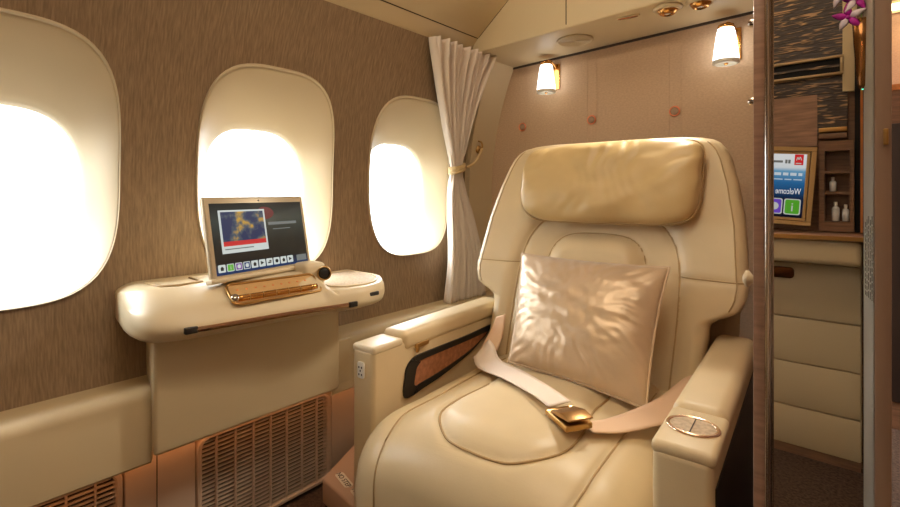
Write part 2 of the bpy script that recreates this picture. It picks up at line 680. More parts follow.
# slanting corner post between the curtain and the bulkhead
bm = bmesh.new()
secs = []
for k in range(21):
    z = 0.43 + (1.385 - 0.43) * k / 20
    x = wx(z)
    secs.append([(x + 0.024, 1.545, z), (x + 0.026, 1.69, z), (x + 0.026, WBACK, z), (x - 0.03, WBACK, z), (x - 0.03, 1.545, z)])
loft(bm, secs)
struct(link('trim_6', bm, TRIMP, smooth=True, auto=35))
bm = bmesh.new()
box(bm, -1.135, -0.092, WBACK - 0.006, WBACK, 1.380, 1.388)
for v in bm.verts:
    v.co.z += oslope(v.co.x)
struct(link('trim_7', bm, GROOVE, smooth=False))

# ------------------------------------------------------------ ceiling lamps
t = thing('ceiling_light', 'warm square ceiling lamp above the open end of the suite', 'ceiling light', (-0.15, 0.42, CEIL))
link('diffuser', bx(-0.36, 0.36, -0.36, 0.36, -0.012, -0.004, 0.003), CEILL, t)
bm = bmesh.new()
for a in ((-0.39, 0.39, -0.39, -0.36), (-0.39, 0.39, 0.36, 0.39), (-0.39, -0.36, -0.36, 0.36), (0.36, 0.39, -0.36, 0.36)):
    box(bm, *a, -0.016, 0.0)
link('frame', bm, TRIMP, t, smooth=False)

t = thing('bulkhead_fill_lamp', 'long warm fill lamp, added unseen high on the front cabinet wall', 'wall light', (-0.50, WFRONT, 1.70))  # added fill lamp, out of view, for an evenly lit bulkhead
link('diffuser', bx(-0.40, 0.40, 0.03, 0.055, -0.03, 0.03, 0.004), CEILL, t, auto=40)
link('housing', bx(-0.42, 0.42, 0.0005, 0.03, -0.04, 0.04, 0.002), TRIMP, t, auto=40)

# ------------------------------------------------------------ overhead fittings
OZ = 1.387
t = thing('speaker', 'round flush cream speaker grille in the overhead panel', 'speaker', (-0.765, 1.556, OZ + oslope(-0.765)))
bm = bmesh.new()
lathe(bm, [(0.062, 0.001), (0.062, -0.004), (0.058, -0.006), (0.054, -0.005), (0.054, 0.001)], 48)
link('rim', bm, TRIMP, t)
bm = bmesh.new()
for r in np.linspace(0.005, 0.052, 14):
    tube(bm, [(r * math.cos(2 * PI * k / 40), r * math.sin(2 * PI * k / 40), -0.0035) for k in range(40)], 0.0014, 6, True)
lathe(bm, [(0.054, 0.0), (0.054, -0.0025), (0.001, -0.0025)], 40)
link('grille', bm, TRIMP, t)
t = thing('call_indicator', 'small oval amber indicator lens in the overhead panel', 'indicator light', (-0.548, 1.470, OZ + oslope(-0.548)), (0, 0, 0.12))
bm = bmesh.new()
prism(bm, [(0.035 * math.copysign(abs(math.cos(a)) ** .7, math.cos(a)), 0.010 * math.sin(a)) for a in np.linspace(0, 2 * PI, 40, endpoint=False)], 'z', 0.001, -0.004, 0.001)
link('bezel', bm, TRIMP, t)
bm = bmesh.new()
prism(bm, [(0.030 * math.copysign(abs(math.cos(a)) ** .7, math.cos(a)), 0.0065 * math.sin(a)) for a in np.linspace(0, 2 * PI, 40, endpoint=False)], 'z', -0.002, -0.0055, 0.001)
link('lens', bm, AMBER, t)
for (x, y), lb in (((-0.437, 1.484), 'gold swivel reading light in the overhead panel, beside the amber lens'), ((-0.352, 1.497), 'gold swivel reading light in the overhead panel, nearest the wood partition')):
    t = thing('reading_light', lb, 'reading light', (x, y, OZ + oslope(x)), group='overhead reading lights')
    bm = bmesh.new()
    lathe(bm, [(0.040, 0.001), (0.040, -0.004), (0.034, -0.010), (0.029, -0.010), (0.028, -0.002)], 36)
    link('bezel', bm, TRIMP, t)
    bm = bmesh.new()
    lathe(bm, [(0.028, -0.002), (0.027, -0.010), (0.021, -0.019), (0.014, -0.022), (0.013, -0.015), (0.001, -0.014)], 32)
    link('swivel_ball', bm, GOLD, t)
    bm = bmesh.new()
    lathe(bm, [(0.012, -0.0145), (0.010, -0.0175), (0.001, -0.0185)], 20)
    link('lens', bm, WHITEP, t)
l = bpy.data.lights.new('reading_light_beam', 'SPOT')
l.energy = 17
l.color = (1.0, 0.90, 0.74)
l.spot_size = math.radians(95)
l.spot_blend = 0.9
l.shadow_soft_size = 0.03
lo = bpy.data.objects.new('reading_light_beam', l)
COL.objects.link(lo)
lo.location = (-0.437, 1.46, OZ - 0.03)
lo.rotation_euler = (Vector((-0.50, 0.72, 0.45)) - lo.location).to_track_quat('-Z', 'Y').to_euler()

l2 = l.copy()
l2.energy = 9
l2.spot_size = math.radians(55)
lo2 = bpy.data.objects.new('reading_light_beam', l2)
COL.objects.link(lo2)
lo2.location = (-0.352, 1.47, OZ - 0.03)
lo2.rotation_euler = (Vector((-0.72, 0.72, 0.5)) - lo2.location).to_track_quat('-Z', 'Y').to_euler()

# ------------------------------------------------------------ wall lamps
def wall_lamp(x, z, label):
    t = thing('wall_lamp', label, 'wall lamp', (x, WBACK, z), group='wall lamps on the bulkhead')
    t.scale = (0.82, 0.82, 0.82)
    bm = bmesh.new()
    box(bm, 0.006, 0.040, -0.008, 0.0, -0.045, 0.075, 0.002, 2)
    link('backplate', bm, GOLD, t, auto=35)
    bm = bmesh.new()
    tube(bm, spline([(0.022, -0.006, 0.058), (0.018, -0.03, 0.078), (0.004, -0.055, 0.086), (0, -0.062, 0.070)], 6), 0.005, 10)
    lathe(bm, [(0.006, 0.078), (0.026, 0.077), (0.028, 0.071), (0.024, 0.064)], 28, Matrix.Translation((0, -0.062, 0)))
    link('arm', bm, GOLD, t)
    bm = bmesh.new()
    lathe(bm, [(0.022, 0.066), (0.027, 0.062), (0.031, 0.045), (0.036, 0.010), (0.041, -0.030), (0.0435, -0.056), (0.042, -0.062), (0.036, -0.064), (0.001, -0.062)], 40, Matrix.Translation((0, -0.062, 0)))
    sh = link('lamp_shade', bm, LAMPS, t)
    bm = bmesh.new()
    lathe(bm, [(0.0445, -0.054), (0.0455, -0.061), (0.043, -0.067), (0.030, -0.068), (0.030, -0.066), (0.042, -0.0645)], 40, Matrix.Translation((0, -0.062, 0)))
    link('lamp_rim', bm, WHITEP, sh)
    bm = bmesh.new()
    lathe(bm, [(0.006, -0.060), (0.008, -0.066), (0.005, -0.070), (0.001, -0.071)], 16, Matrix.Translation((0, -0.062, 0)))
    link('finial', bm, GOLD, sh)
    p = bpy.data.lights.new('lamp_bulb', 'POINT')
    p.energy = 0.05
    p.color = (1.0, 0.95, 0.80)
    p.shadow_soft_size = 0.02
    po = bpy.data.objects.new('lamp_bulb', p)
    COL.objects.link(po)
    po.parent = t
    po.location = (0, -0.062, -0.09)


wall_lamp(-0.930, 1.29, 'small gold wall lamp with lit white shade, beside the cream corner post')
wall_lamp(-0.318, 1.295, 'small gold wall lamp with lit white shade, beside the wood partition')

# ------------------------------------------------------------ curtain
cur = thing('curtain', 'pale pink beige pleated curtain tied back beside the rearmost window', 'curtain', (-1.14, 1.44, 0.45))
bm = bmesh.new()
NU, NV = 120, 70
rows = []
def curt_edge(z):
    pts = [(0.447, 1.322, 1.540), (0.62, 1.350, 1.532), (0.78, 1.385, 1.515), (0.90, 1.408, 1.475), (0.95, 1.412, 1.462), (1.02, 1.385, 1.473), (1.15, 1.315, 1.49), (1.37, 1.175, 1.515)]
    zs = [p[0] for p in pts]
    return np.interp(z, zs, [p[1] for p in pts]), np.interp(z, zs, [p[2] for p in pts])
for j in range(NV + 1):
    z = 0.4475 + (1.372 - 0.4475) * j / NV
    a, b = curt_edge(z)
    wdt = b - a
    amp = 0.025 * min(1.0, 0.35 + wdt * 2.1)
    row = []
    for i in range(NU + 1):
        s = i / NU
        ph = 2 * PI * 8.5 * s + 0.7 * math.sin(3 * s + z * 3)
        xx = wx(z) + 0.042 + (amp if not 0.90 < z < 0.99 else amp * 0.75) * math.sin(ph) + 0.006 * math.sin(ph * 2.3 + 1 + z * 5)
        k = min(1.0, max(0.0, (0.88 - z) / 0.36))
        k = k * k * (3 - 2 * k)
        xx += k * max(0.0, wx(0.45) + 0.006 - wx(z))
        if z > 1.33:
            xx += 0.006 * math.sin(2 * PI * 26 * s)
        row.append(bm.verts.new((xx + 1.14, a + wdt * s + 0.004 * math.sin(ph * 1.0 + 1.3) - 1.44, z - 0.45)))
    rows.append(row)
for A, B in zip(rows, rows[1:]):
    for i in range(NU):
        bm.faces.new((A[i], A[i + 1], B[i + 1], B[i]))
o = link('curtain_cloth', bm, CURT, cur)
md = o.modifiers.new('cloth thickness', 'SOLIDIFY')
md.thickness = 0.0025
bm = bmesh.new()
loop = []
for k in range(36):
    a = 2 * PI * k / 36
    loop.append((wx(0.93) + 0.044 + 0.027 * math.cos(a) + 1.14, 1.440 + 0.032 * math.sin(a) - 1.44, 0.945 + 0.010 * math.sin(a) - 0.45))
for dz in (-0.009, 0.0, 0.009):
    tube(bm, [(p[0], p[1], p[2] + dz) for p in loop], 0.0065, 8, True)
link('tieback', bm, mat('gold cream braid', lin(206, 178, 128), 0.6, bump=(220, 0.5, 0.001)), cur)
bm = bmesh.new()
tube(bm, spline([(wx(0.93) + 1.14 + 0.07, 0.030, 0.50), (-0.03, 0.07, 0.52), (-0.048, 0.125, 0.555), (-0.05, 0.145, 0.58)], 8), 0.006, 8)
link('tieback_cord', bm, bpy.data.materials['gold cream braid'], cur)
t = thing('tieback_hook', 'gold cream rosette hook holding the curtain tie on the corner post', 'hook', (wx(1.03) + 0.024, 1.59, 1.03), (0, PI / 2 - 0.12, 0))
bm = bmesh.new()
lathe(bm, [(0.018, -0.002), (0.018, 0.004), (0.014, 0.008), (0.010, 0.006), (0.008, 0.016), (0.001, 0.018)], 24)
link('rosette', bm, GOLDD, t)
bm = bmesh.new()
tube(bm, spline([(0.0, 0.0, 0.008), (-0.005, -0.01, 0.028), (-0.022, -0.018, 0.032), (-0.03, -0.02, 0.02)], 6), 0.004, 8)
link('hook_arm', bm, GOLDD, t)

# ------------------------------------------------------------ side console with table top
con = thing('side_console', 'cream moulded side console with raised screen dock and round ended tray', 'console table', (-1.15, 0.56, 0.30))
OC = Vector((-1.15, 0.56, 0.30))


def shift(bm, d=OC):
    for v in bm.verts:
        v.co -= d
    return bm


bm = bmesh.new()
prism(bm, [(-1.235, 0.378), (-1.082, 0.345), (-1.082, 0.800), (-1.235, 0.800)], 'z', 0.316, 0.575, 0.010, 4)
link('pedestal', shift(bm), TRIMP, con, auto=40)
bm = bmesh.new()
box(bm, -1.235, -1.107, 0.79, 0.856, 0.318, 0.44, 0.004, 2)
link('side_cheek', shift(bm), TRIMP, con, auto=40)

fy = [0.288, 0.296, 0.309, 0.332, 0.37, 0.42, 0.50, 0.60, 0.70, 0.78, 0.83, 0.87, 0.905, 0.93, 0.945, 0.95]
fx = [-1.20, -1.125, -1.075, -1.035, -1.012, -1.003, -0.998, -0.990, -0.975, -0.962, -0.968, -0.985, -1.02, -1.06, -1.11, -1.16]


def front(y):
    return float(np.interp(y, fy, fx))


def ztop(y):
    t = min(1, max(0, (y - 0.685) / 0.035))
    t = t * t * (3 - 2 * t)
    return 0.652 + (0.610 - 0.652) * t


def csec(y):
    f = front(y)
    zt = ztop(y)
    lo = (y - 0.685) / 0.035
    lo = min(1, max(0, lo))
    e = min(1, max(0, (f + 1.23) / 0.2))
    end = min(1.0, (y - 0.287) / 0.06, (0.952 - y) / 0.03)
    end = max(0.0, end)
    rnd = math.sqrt(max(0, 1 - (1 - end) ** 2))
    zb = 0.585 - 0.033 * rnd
    zt2 = 0.60 + (zt - 0.60) * (0.55 + 0.45 * rnd)
    bk = -1.238
    raised = [(bk, zb), (f - 0.06 * e, zb), (f - 0.018 * e, zb + 0.006), (f - 0.004, zb + 0.018), (f, zb + 0.032), (f - 0.012 * e, zb + 0.050),
              (f - 0.030 * e, zt2 - 0.032), (f - 0.055 * e, zt2 - 0.016), (f - 0.080 * e, zt2 - 0.004), (f - 0.095 * e, zt2), (f - 0.13 * e, zt2), (bk, zt2)]
    flat = [(bk, zb), (f - 0.06 * e, zb), (f - 0.018 * e, zb + 0.004), (f - 0.004, zb + 0.014), (f, zb + 0.026), (f - 0.002 * e, zt2 - 0.014),
            (f - 0.007 * e, zt2 - 0.005), (f - 0.014 * e, zt2), (f - 0.026 * e, zt2), (f - 0.04 * e, zt2), (f - 0.10 * e, zt2), (bk, zt2)]
    return [(a[0] + (b[0] - a[0]) * lo, a[1] + (b[1] - a[1]) * lo) for a, b in zip(raised, flat)]


ys = sorted(set([0.2875, 0.2885, 0.291, 0.296, 0.305, 0.318, 0.335, 0.355] + list(np.linspace(0.38, 0.68, 20)) + list(np.linspace(0.685, 0.725, 9)) + list(np.linspace(0.74, 0.90, 14)) + [0.915, 0.928, 0.938, 0.945, 0.949, 0.951]))
bm = bmesh.new()
secs = []
for y in ys:
    p = csec(y)
    # smooth the cross-section
    q = spline([(a, y, b) for a, b in p], 4)
    for v in q:
        v.y += 0.032 * max(0.0, 1 - (y - 0.288) / 0.12) * min(1.0, max(0.0, (-1.06 - v.x) / 0.16))
    secs.append([v - OC for v in q])
loft(bm, secs)
link('table_top', bm, PLASTIC, con, auto=50)
# tray mat at the right end
bm = bmesh.new()
inner = [(-1.205, 0.745), (-1.03, 0.735), (-1.0, 0.76), (-0.993, 0.82), (-1.005, 0.855), (-1.04, 0.895), (-1.09, 0.918), (-1.205, 0.922)]
prism(bm, inner, 'z', 0.606, 0.6115, 0.002)
link('tray_mat', shift(bm), TRAYM, con, auto=35)
bm = bmesh.new()
tube(bm, [Vector((a, b, 0.6115)) - OC for a, b in inner], 0.003, 6, True)
link('tray_rim', bm, PLASTIC, con)
# slim metal inlay along the front lip
bm = bmesh.new()
pts = []
for k in range(40):
    y = 0.385 + (0.755 - 0.385) * k / 39
    pts.append((front(y) - 0.001, y, 0.579 - 0.006 * k / 39))
secs = []
for x, y, z in pts:
    secs.append([Vector((x - 0.01, y, z - 0.006)) - OC, Vector((x + 0.004, y, z - 0.005)) - OC, Vector((x + 0.006, y, z)) - OC, Vector((x + 0.004, y, z + 0.005)) - OC, Vector((x - 0.01, y, z + 0.006)) - OC])
loft(bm, secs)
link('metal_inlay', bm, mat('polished bronze strip', lin(200, 168, 138), 0.2, 1.0, bump=(60, 0.05, 0.0003)), con, auto=40)
for y, z in ((0.388, 0.579), (0.752, 0.573)):
    bm = bmesh.new()
    box(bm, front(y) - 0.006, front(y) + 0.0065, y - 0.012, y + 0.012, z - 0.0065, z + 0.0065, 0.002, 2)
    link('inlay_end_cap', shift(bm), BLACK, con, auto=40)
bm = bmesh.new()
box(bm, front(0.825) - 0.012, front(0.825) + 0.002, 0.806, 0.838, 0.583, 0.593, 0.002, 2)
link('inlay_end_cap', shift(bm), BLACK, con, auto=40)
# recessed slot at the left
bm = bmesh.new()
tube(bm, [Vector(p) - OC for p in ((-1.19, 0.365, 0.6535), (-1.12, 0.372, 0.6535), (-1.105, 0.40, 0.6535), (-1.115, 0.452, 0.6535), (-1.19, 0.455, 0.6535))], 0.003, 6)
link('hatch_groove', bm, LEATHER_D, con)
# gold control trough on the slope
A = Vector((-1.082, 0.485, 0.645))
Mslope = Matrix.Translation(Vector((-1.034, 0.583, 0.6255))) @ Matrix.Rotation(math.radians(-3), 4, 'Z') @ Matrix.Rotation(math.radians(34), 4, 'Y')
MC = Matrix.Translation(-OC)
bm = bmesh.new()
pl = rrect(0.031, 0.106, 0.012)
tube(bm, [MC @ Mslope @ Vector((a, b, 0.006)) for a, b in pl], 0.003, 8, True)
link('control_frame', bm, GOLDD, con)
bm = bmesh.new()
prism(bm, rrect(0.028, 0.103, 0.010), 'z', 0.0, 0.005)
bm.transform(MC @ Mslope)
tr = link('control_trough', bm, mat('amber gold trough', lin(226, 186, 130), 0.35, 0.4, bump=(200, 0.1, 0.0005)), con, auto=30)
bm = bmesh.new()
tube(bm, [MC @ Mslope @ Vector((0.017, b, 0.009)) for b in np.linspace(-0.095, 0.095, 20)], 0.007, 10)
link('gold_roll', bm, GOLD, con)
for b in np.linspace(-0.07, 0.08, 6):
    bm = bmesh.new()
    tube(bm, [MC @ Mslope @ Vector((0.017 + 0.0073 * math.cos(a), b, 0.009 + 0.0073 * math.sin(a))) for a in np.linspace(0, 2 * PI, 14, endpoint=False)], 0.0009, 5, True)
    link('roll_joint', bm, GOLDD, con)
bm = bmesh.new()
for i in range(9):
    b = -0.085 + i * 0.0205
    lathe(bm, [(0.0028, 0.004), (0.0028, 0.0058), (0.001, 0.0062)], 12, MC @ Mslope @ Matrix.Translation((-0.012, b, 0)))
link('touch_light', bm, mat('orange backlit dot', lin(232, 150, 90), 0.4, bump=(50, 0.02, 0.0002)), con)
bm = bmesh.new()
lathe(bm, [(0.006, 0.0), (0.009, 0.003), (0.009, 0.009), (0.005, 0.012), (0.001, 0.012)], 20, MC @ Mslope @ Matrix.Translation((0.017, -0.101, 0.006)))
link('roll_knob', bm, CHROME, con)
# round black camera eye in its gold ring at the step
Mk = Matrix.Translation(Vector((-1.052, 0.728, 0.643)) - OC) @ Matrix.Rotation(math.radians(-35), 4, 'Z') @ Matrix.Rotation(math.radians(78), 4, 'Y')
bm = bmesh.new()
box(bm, -1.14, -1.056, 0.672, 0.738, 0.615, 0.672, 0.012, 4)
link('camera_housing', shift(bm), PLASTIC, con, auto=50)
bm = bmesh.new()
lathe(bm, [(0.017, 0.004), (0.018, 0.016), (0.016, 0.019), (0.0145, 0.017), (0.014, 0.012)], 32, Mk)
link('camera_ring', bm, GOLDD, con)
bm = bmesh.new()
lathe(bm, [(0.0145, 0.012), (0.0135, 0.0165), (0.009, 0.0178), (0.001, 0.018)], 32, Mk)
link('camera_eye', bm, BLACK, con)

# ------------------------------------------------------------ tablet on the console
tab = thing('tablet_screen', 'beige framed tablet screen showing a map, standing on the side console', 'tablet', (-1.090, 0.590, 0.6525), (math.radians(-11), 0, math.radians(101.1)))
bm = bmesh.new()
box(bm, -0.1425, 0.1425, -0.006, 0.010, 0.0, 0.192, 0.006, 3)
link('body', bm, mat('champagne tablet shell', lin(206, 190, 160), 0.35, 0.2, bump=(160, 0.05, 0.0003)), tab, auto=40)
bm = bmesh.new()
box(bm, -0.146, 0.146, -0.010, 0.016, 0.0, 0.011, 0.004, 3)
link('dock_cradle', bm, PLASTIC, tab, auto=40)
SCR = ramp_emit('tablet display picture', [(0, lin(26, 60, 110)), (0.10, lin(28, 44, 66)), (0.155, lin(24, 26, 28)), (0.40, lin(36, 40, 38)), (0.75, lin(70, 76, 70)), (1.0, lin(46, 46, 42))], 2, 0.016, 0.176, 0.75)
bm = bmesh.new()
box(bm, -0.131, 0.131, -0.0068, -0.005, 0.016, 0.176)
dsp = link('display', bm, SCR, tab, smooth=False)
E_WHITE = emit('screen white', lin(206, 214, 210), 0.9)
E_RED = emit('screen red', lin(200, 40, 44), 0.9)
E_GREEN = emit('screen green', lin(96, 176, 58), 0.9)
E_PURPLE = emit('screen purple', lin(120, 66, 150), 0.9)
E_NAVY = emit('screen navy', lin(40, 60, 110), 0.9)
E_GREY = emit('screen grey', lin(120, 126, 124), 0.8)
E_DARK = emit('screen dark', lin(20, 22, 24), 0.8)
link('picture_card', bx(-0.112, 0.012, -0.0074, -0.0066, 0.062, 0.160), E_WHITE, dsp, smooth=False)
link('map_picture', bx(-0.107, 0.007, -0.0079, -0.0072, 0.086, 0.156), map_emit(), dsp, smooth=False)
link('red_band', bx(-0.107, 0.007, -0.0081, -0.0072, 0.078, 0.0885), E_RED, dsp, smooth=False)
for q in ((0.020, 0.108, -0.0074, -0.0066, 0.120, 0.127), (0.032, 0.086, -0.0074, -0.0066, 0.1085, 0.1105), (-0.105, -0.03, -0.0078, -0.0070, 0.070, 0.0725)):
    link('caption_line', bx(*q), E_GREY, dsp, smooth=False)
bm = bmesh.new()
prism(bm, [(0.0 + 0.030 * math.cos(a) * (1.0 if math.cos(a) > 0 else 0.6) + 0.01, 0.150 + 0.016 * math.sin(a)) for a in np.linspace(0, 2 * PI, 24, endpoint=False)], 'y', -0.0070, -0.0066)
link('red_shape', bm, emit('screen dull red', lin(110, 42, 44), 0.8), dsp, smooth=False)
icons = ['w', 'g', 'p', 'n', 'w', 'w', 'w', 'w', 'w', 'w']
for i, c in enumerate(icons):
    x = -0.118 + i * 0.0212
    bm = bmesh.new()
    prism(bm, [(x + a, 0.0305 + b) for a, b in rrect(0.0088, 0.0085, 0.002, 3)], 'y', -0.0076, -0.0066)
    if c in 'gpn':
        box(bm, x - 0.0072, x + 0.0072, -0.0079, -0.0074, 0.0236, 0.0374, mi=1)
    ic = link('icon_tile', bm, [E_WHITE, {'g': E_GREEN, 'p': E_PURPLE, 'n': E_NAVY, 'w': E_WHITE}[c]], dsp, smooth=False)
    bm = bmesh.new()
    if c == 'g':
        text_mesh('icon_mark', 'i', 0.013, E_WHITE, ic, Matrix.Translation((x, -0.0081, 0.0262)) @ XZ, 0.0001, 'CENTER')
    elif c in 'pn':
        ang = np.linspace(math.radians(50), math.radians(310), 16)
        pl = [(x + 0.0045 * math.cos(a), 0.0305 + 0.0045 * math.sin(a)) for a in ang] + [(x + 0.0018 + 0.0036 * math.cos(a), 0.0305 + 0.0036 * math.sin(a)) for a in ang[::-1]]
        prism(bm, pl, 'y', -0.0083, -0.0078)
        link('icon_mark', bm, E_WHITE, ic, smooth=False)
        bm = None
    else:
        k = i % 4
        if k == 0:
            prism(bm, [(x - 0.005, 0.0305), (x, 0.0355), (x + 0.005, 0.0305), (x + 0.0035, 0.0305), (x + 0.0035, 0.0260), (x - 0.0035, 0.0260), (x - 0.0035, 0.0305)], 'y', -0.0081, -0.0075)
        elif k == 1:
            prism(bm, [(x - 0.0045, 0.0265), (x + 0.0045, 0.0310), (x - 0.0045, 0.0355)], 'y', -0.0081, -0.0075)
        elif k == 2:
            box(bm, x - 0.005, x + 0.004, -0.0081, -0.0075, 0.0275, 0.0305)
            box(bm, x - 0.001, x + 0.005, -0.0081, -0.0075, 0.0310, 0.0345)
        else:
            prism(bm, [(x + 0.0045 * math.cos(a), 0.0305 + 0.0045 * math.sin(a)) for a in np.linspace(0, 2 * PI, 16, endpoint=False)], 'y', -0.0081, -0.0075)
        link('icon_mark', bm, E_DARK, ic, smooth=False)
        bm = None
    if bm is not None:
        bm.free()
link('icon_tile', bx(0.094, 0.126, -0.0076, -0.0066, 0.0230, 0.0380), E_GREY, dsp, smooth=False)
bm = bmesh.new()
lathe(bm, [(0.002, -0.001), (0.002, 0.001), (0.0005, 0.0013)], 12, Matrix.Translation((0, -0.0062, 0.1815)) @ XZ)
link('lens', bm, BLACK, tab)

# ------------------------------------------------------------ floor level air grilles with the orange light strip
def grille(y0, y1, label):
    t = thing('air_grille', label, 'air grille', (-1.195, (y0 + y1) / 2, 0.0), group='air return grilles along the side wall')
    h = (y1 - y0) / 2
    zc, zh = 0.142, 0.132
    bm = bmesh.new()
    outer = rrect(h, zh, 0.030, 8)
    inner = rrect(h - 0.013, zh - 0.013, 0.02, 8)
    secs = []
    for pl, x in ((outer, -0.02), (outer, 0.004), (rrect(h - 0.003, zh - 0.003, 0.028, 8), 0.008), (rrect(h - 0.010, zh - 0.010, 0.022, 8), 0.008), (inner, 0.004), (inner, -0.016)):
        secs.append([(x, a, zc + b) for a, b in pl])
    loft(bm, secs, True, False)
    link('frame', bm, GRILLE, t, auto=40)
    bm = bmesh.new()
    n = 23
    for i in range(n):
        z = zc - zh + 0.020 + (2 * zh - 0.04) * i / (n - 1)
        w = h - 0.012 - (0.008 if i in (0, n - 1) else 0)
        M = Matrix.Translation((-0.001, 0, z)) 
        box(bm, -0.0035, 0.0030, -w, w, -0.0019, 0.0019, M=M)
    link('louvre', bm, GRILLE, t, smooth=False)
    k = max(2, round(2 * h / 0.048))
    bm = bmesh.new()
    for i in range(1, k):
        y = -h + 2 * h * i / k
        box(bm, -0.002, 0.0065, y - 0.0016, y + 0.0016, zc - zh + 0.012, zc + zh - 0.012)
    link('mullion', bm, GRILLE, t, smooth=False)
    return t


grille(0.470, 0.846, 'louvred air grille low on the side wall beneath the console pedestal')
grille(-0.06, 0.322, 'louvred air grille low on the side wall beneath the front ledge')
t = thing('light_strip', 'orange light strip tucked under the side ledge above the grilles', 'light', (-1.17, 0.5, 0.315))
link('diffuser', bx(-0.006, 0.006, -0.85, 0.65, -0.012, -0.004, 0.002), LED, t)
link('channel', bx(-0.009, 0.009, -0.86, 0.66, -0.004, 0.0008), GRILLE, t, smooth=False)
area('light_strip_glow', (0.004, -0.1, -0.016), 0.012, 0.24, (1.0, 0.44, 0.16), (0, 0, 0), sy=1.4, parent=t)

# ------------------------------------------------------------ the seat
seat = thing('airline_seat', 'wide cream leather aircraft seat with headrest cushion and twin armrests', 'seat', (-0.49, 0.65, 0.0), (0, 0, math.radians(4)))
MS = Matrix.Translation((-0.49, 0.65, 0)) @ Matrix.Rotation(math.radians(4), 4, 'Z')
CW = 0.262
VF = 0.085


def cw(v):
    t = min(1, max(0, (v + VF) / 0.09))
    return CW * (0.75 + 0.25 * math.sqrt(max(0, 1 - (1 - t) ** 2)))


# oval inset on the seat
oval = spline([(-0.110, 0.20, 0), (-0.116, 0.10, 0), (-0.106, 0.025, 0), (-0.055, -0.026, 0), (0.01, -0.036, 0), (0.075, -0.026, 0), (0.122, 0.025, 0), (0.132, 0.10, 0), (0.118, 0.20, 0), (0.10, 0.34, 0), (-0.10, 0.34, 0)], 10, True)
OV = np.array([(p.x, p.y) for p in oval])


def poly_dist(P, x, y, closed=True):
    A = P if not closed else P
    B = np.roll(P, -1, axis=0)
    if not closed:
        A, B = A[:-1], B[:-1]
    d = B - A
    t = np.clip(((x - A[:, 0]) * d[:, 0] + (y - A[:, 1]) * d[:, 1]) / np.maximum(1e-12, (d ** 2).sum(1)), 0, 1)
    qx, qy = A[:, 0] + t * d[:, 0] - x, A[:, 1] + t * d[:, 1] - y
    return float(np.sqrt((qx ** 2 + qy ** 2).min()))


def inside(P, x, y):
    c = False
    n = len(P)
    j = n - 1
    for i in range(n):
        if (P[i, 1] > y) != (P[j, 1] > y) and x < (P[j, 0] - P[i, 0]) * (y - P[i, 1]) / (P[j, 1] - P[i, 1]) + P[i, 0]:
            c = not c
        j = i
    return c


def ztop_seat(u, v):
    w = cw(v)
    z = 0.452 - 0.75 * u * u
    # front rounding
    f = (v + VF)
    R = 0.12
    if f < R:
        z -= 0.095 * (1 - math.sqrt(max(0, 1 - (1 - f / R) ** 2)))
    # side rounding
    e = w - abs(u)
    r = 0.055
    if e < r:
        z -= 0.060 * (1 - math.sqrt(max(0, 1 - (1 - e / r) ** 2)))
    # seam dents
    d = poly_dist(OV, u, v)
    z -= 0.005 * math.exp(-(d / 0.007) ** 2)
    if inside(OV, u, v):
        z += 0.004 * min(1, d / 0.03)
        z += 0.0022 * noise.noise(Vector((u * 18, v * 9, 2.0)))
    ds = abs(abs(u) - (0.183 - 0.014 * max(0, -v / VF)))
    z -= 0.004 * math.exp(-(ds / 0.007) ** 2)
    z += 0.002 * noise.noise(Vector((u * 9, v * 9, 0.3)))
    return z


bm = bmesh.new()
secs = []
vs_ = [-VF + q for q in (0, 0.0005, 0.002, 0.005, 0.009, 0.014, 0.020, 0.027, 0.035, 0.043)] + list(np.linspace(-0.055, 0.44, 84))
for v in vs_:
    w = cw(v)
    row = []
    us = [-w * math.cos(PI * k / 90) for k in range(91)] if False else list(np.concatenate([np.linspace(-w, -w + 0.05, 12)[:-1], np.linspace(-w + 0.05, w - 0.05, 71)[:-1], np.linspace(w - 0.05, w, 12)]))
    for u in us:
        row.append((u, v, ztop_seat(u, v)))
    fr = min(1, (v + 0.235) / 0.05)
    zb = 0.20
    for z in (0.34, 0.28, 0.22):
        row.append((w * (0.985 if z < .3 else 0.997), v, min(z, row[len(us) - 1][2] - 0.01 * (0.36 - z) / 0.06)))
    row.append((w * 0.9, v, zb))
    row.append((-w * 0.9, v, zb))
    for z in (0.22, 0.28, 0.34):
        row.append((-w * (0.985 if z < .3 else 0.997), v, min(z, row[0][2] - 0.01 * (0.36 - z) / 0.06)))
    secs.append(row)
loft(bm, secs)
cush = link('seat_cushion', bm, LEATHER, seat, auto=60)
bm = bmesh.new()
tube(bm, [(p.x, p.y, ztop_seat(p.x, p.y) + 0.0015) for p in oval[:int(len(oval) * 0.86)]], 0.0022, 6)
for sgn in (-1, 1):
    pts = [(sgn * (0.183 - 0.014 * max(0, -v / VF)), v) for v in [-VF + q for q in (0.0, 0.0004, 0.0015, 0.004, 0.008, 0.014, 0.022, 0.032, 0.044)] + list(np.linspace(-0.05, 0.40, 50))]
    tube(bm, [(sgn * 0.166, -VF - 0.001, 0.22), (sgn * 0.168, -VF - 0.001, 0.29)] + [(u, v, ztop_seat(u, v) + 0.001) for u, v in pts], 0.0018, 6)
link('piping', bm, LEATHER_D, cush)

# backrest
def vplane(z):
    return 0.43 + (z - 0.43) * 0.378


bw_z = [0.30, 0.42, 0.545, 0.566, 0.578, 0.588, 0.600, 0.620, 0.65, 0.78, 0.87, 0.93, 0.955, 0.972, 0.982, 0.990, 0.993]
bw_w = [0.264, 0.264, 0.268, 0.273, 0.290, 0.312, 0.329, 0.338, 0.342, 0.331, 0.314, 0.297, 0.286, 0.272, 0.256, 0.225, 0.18]


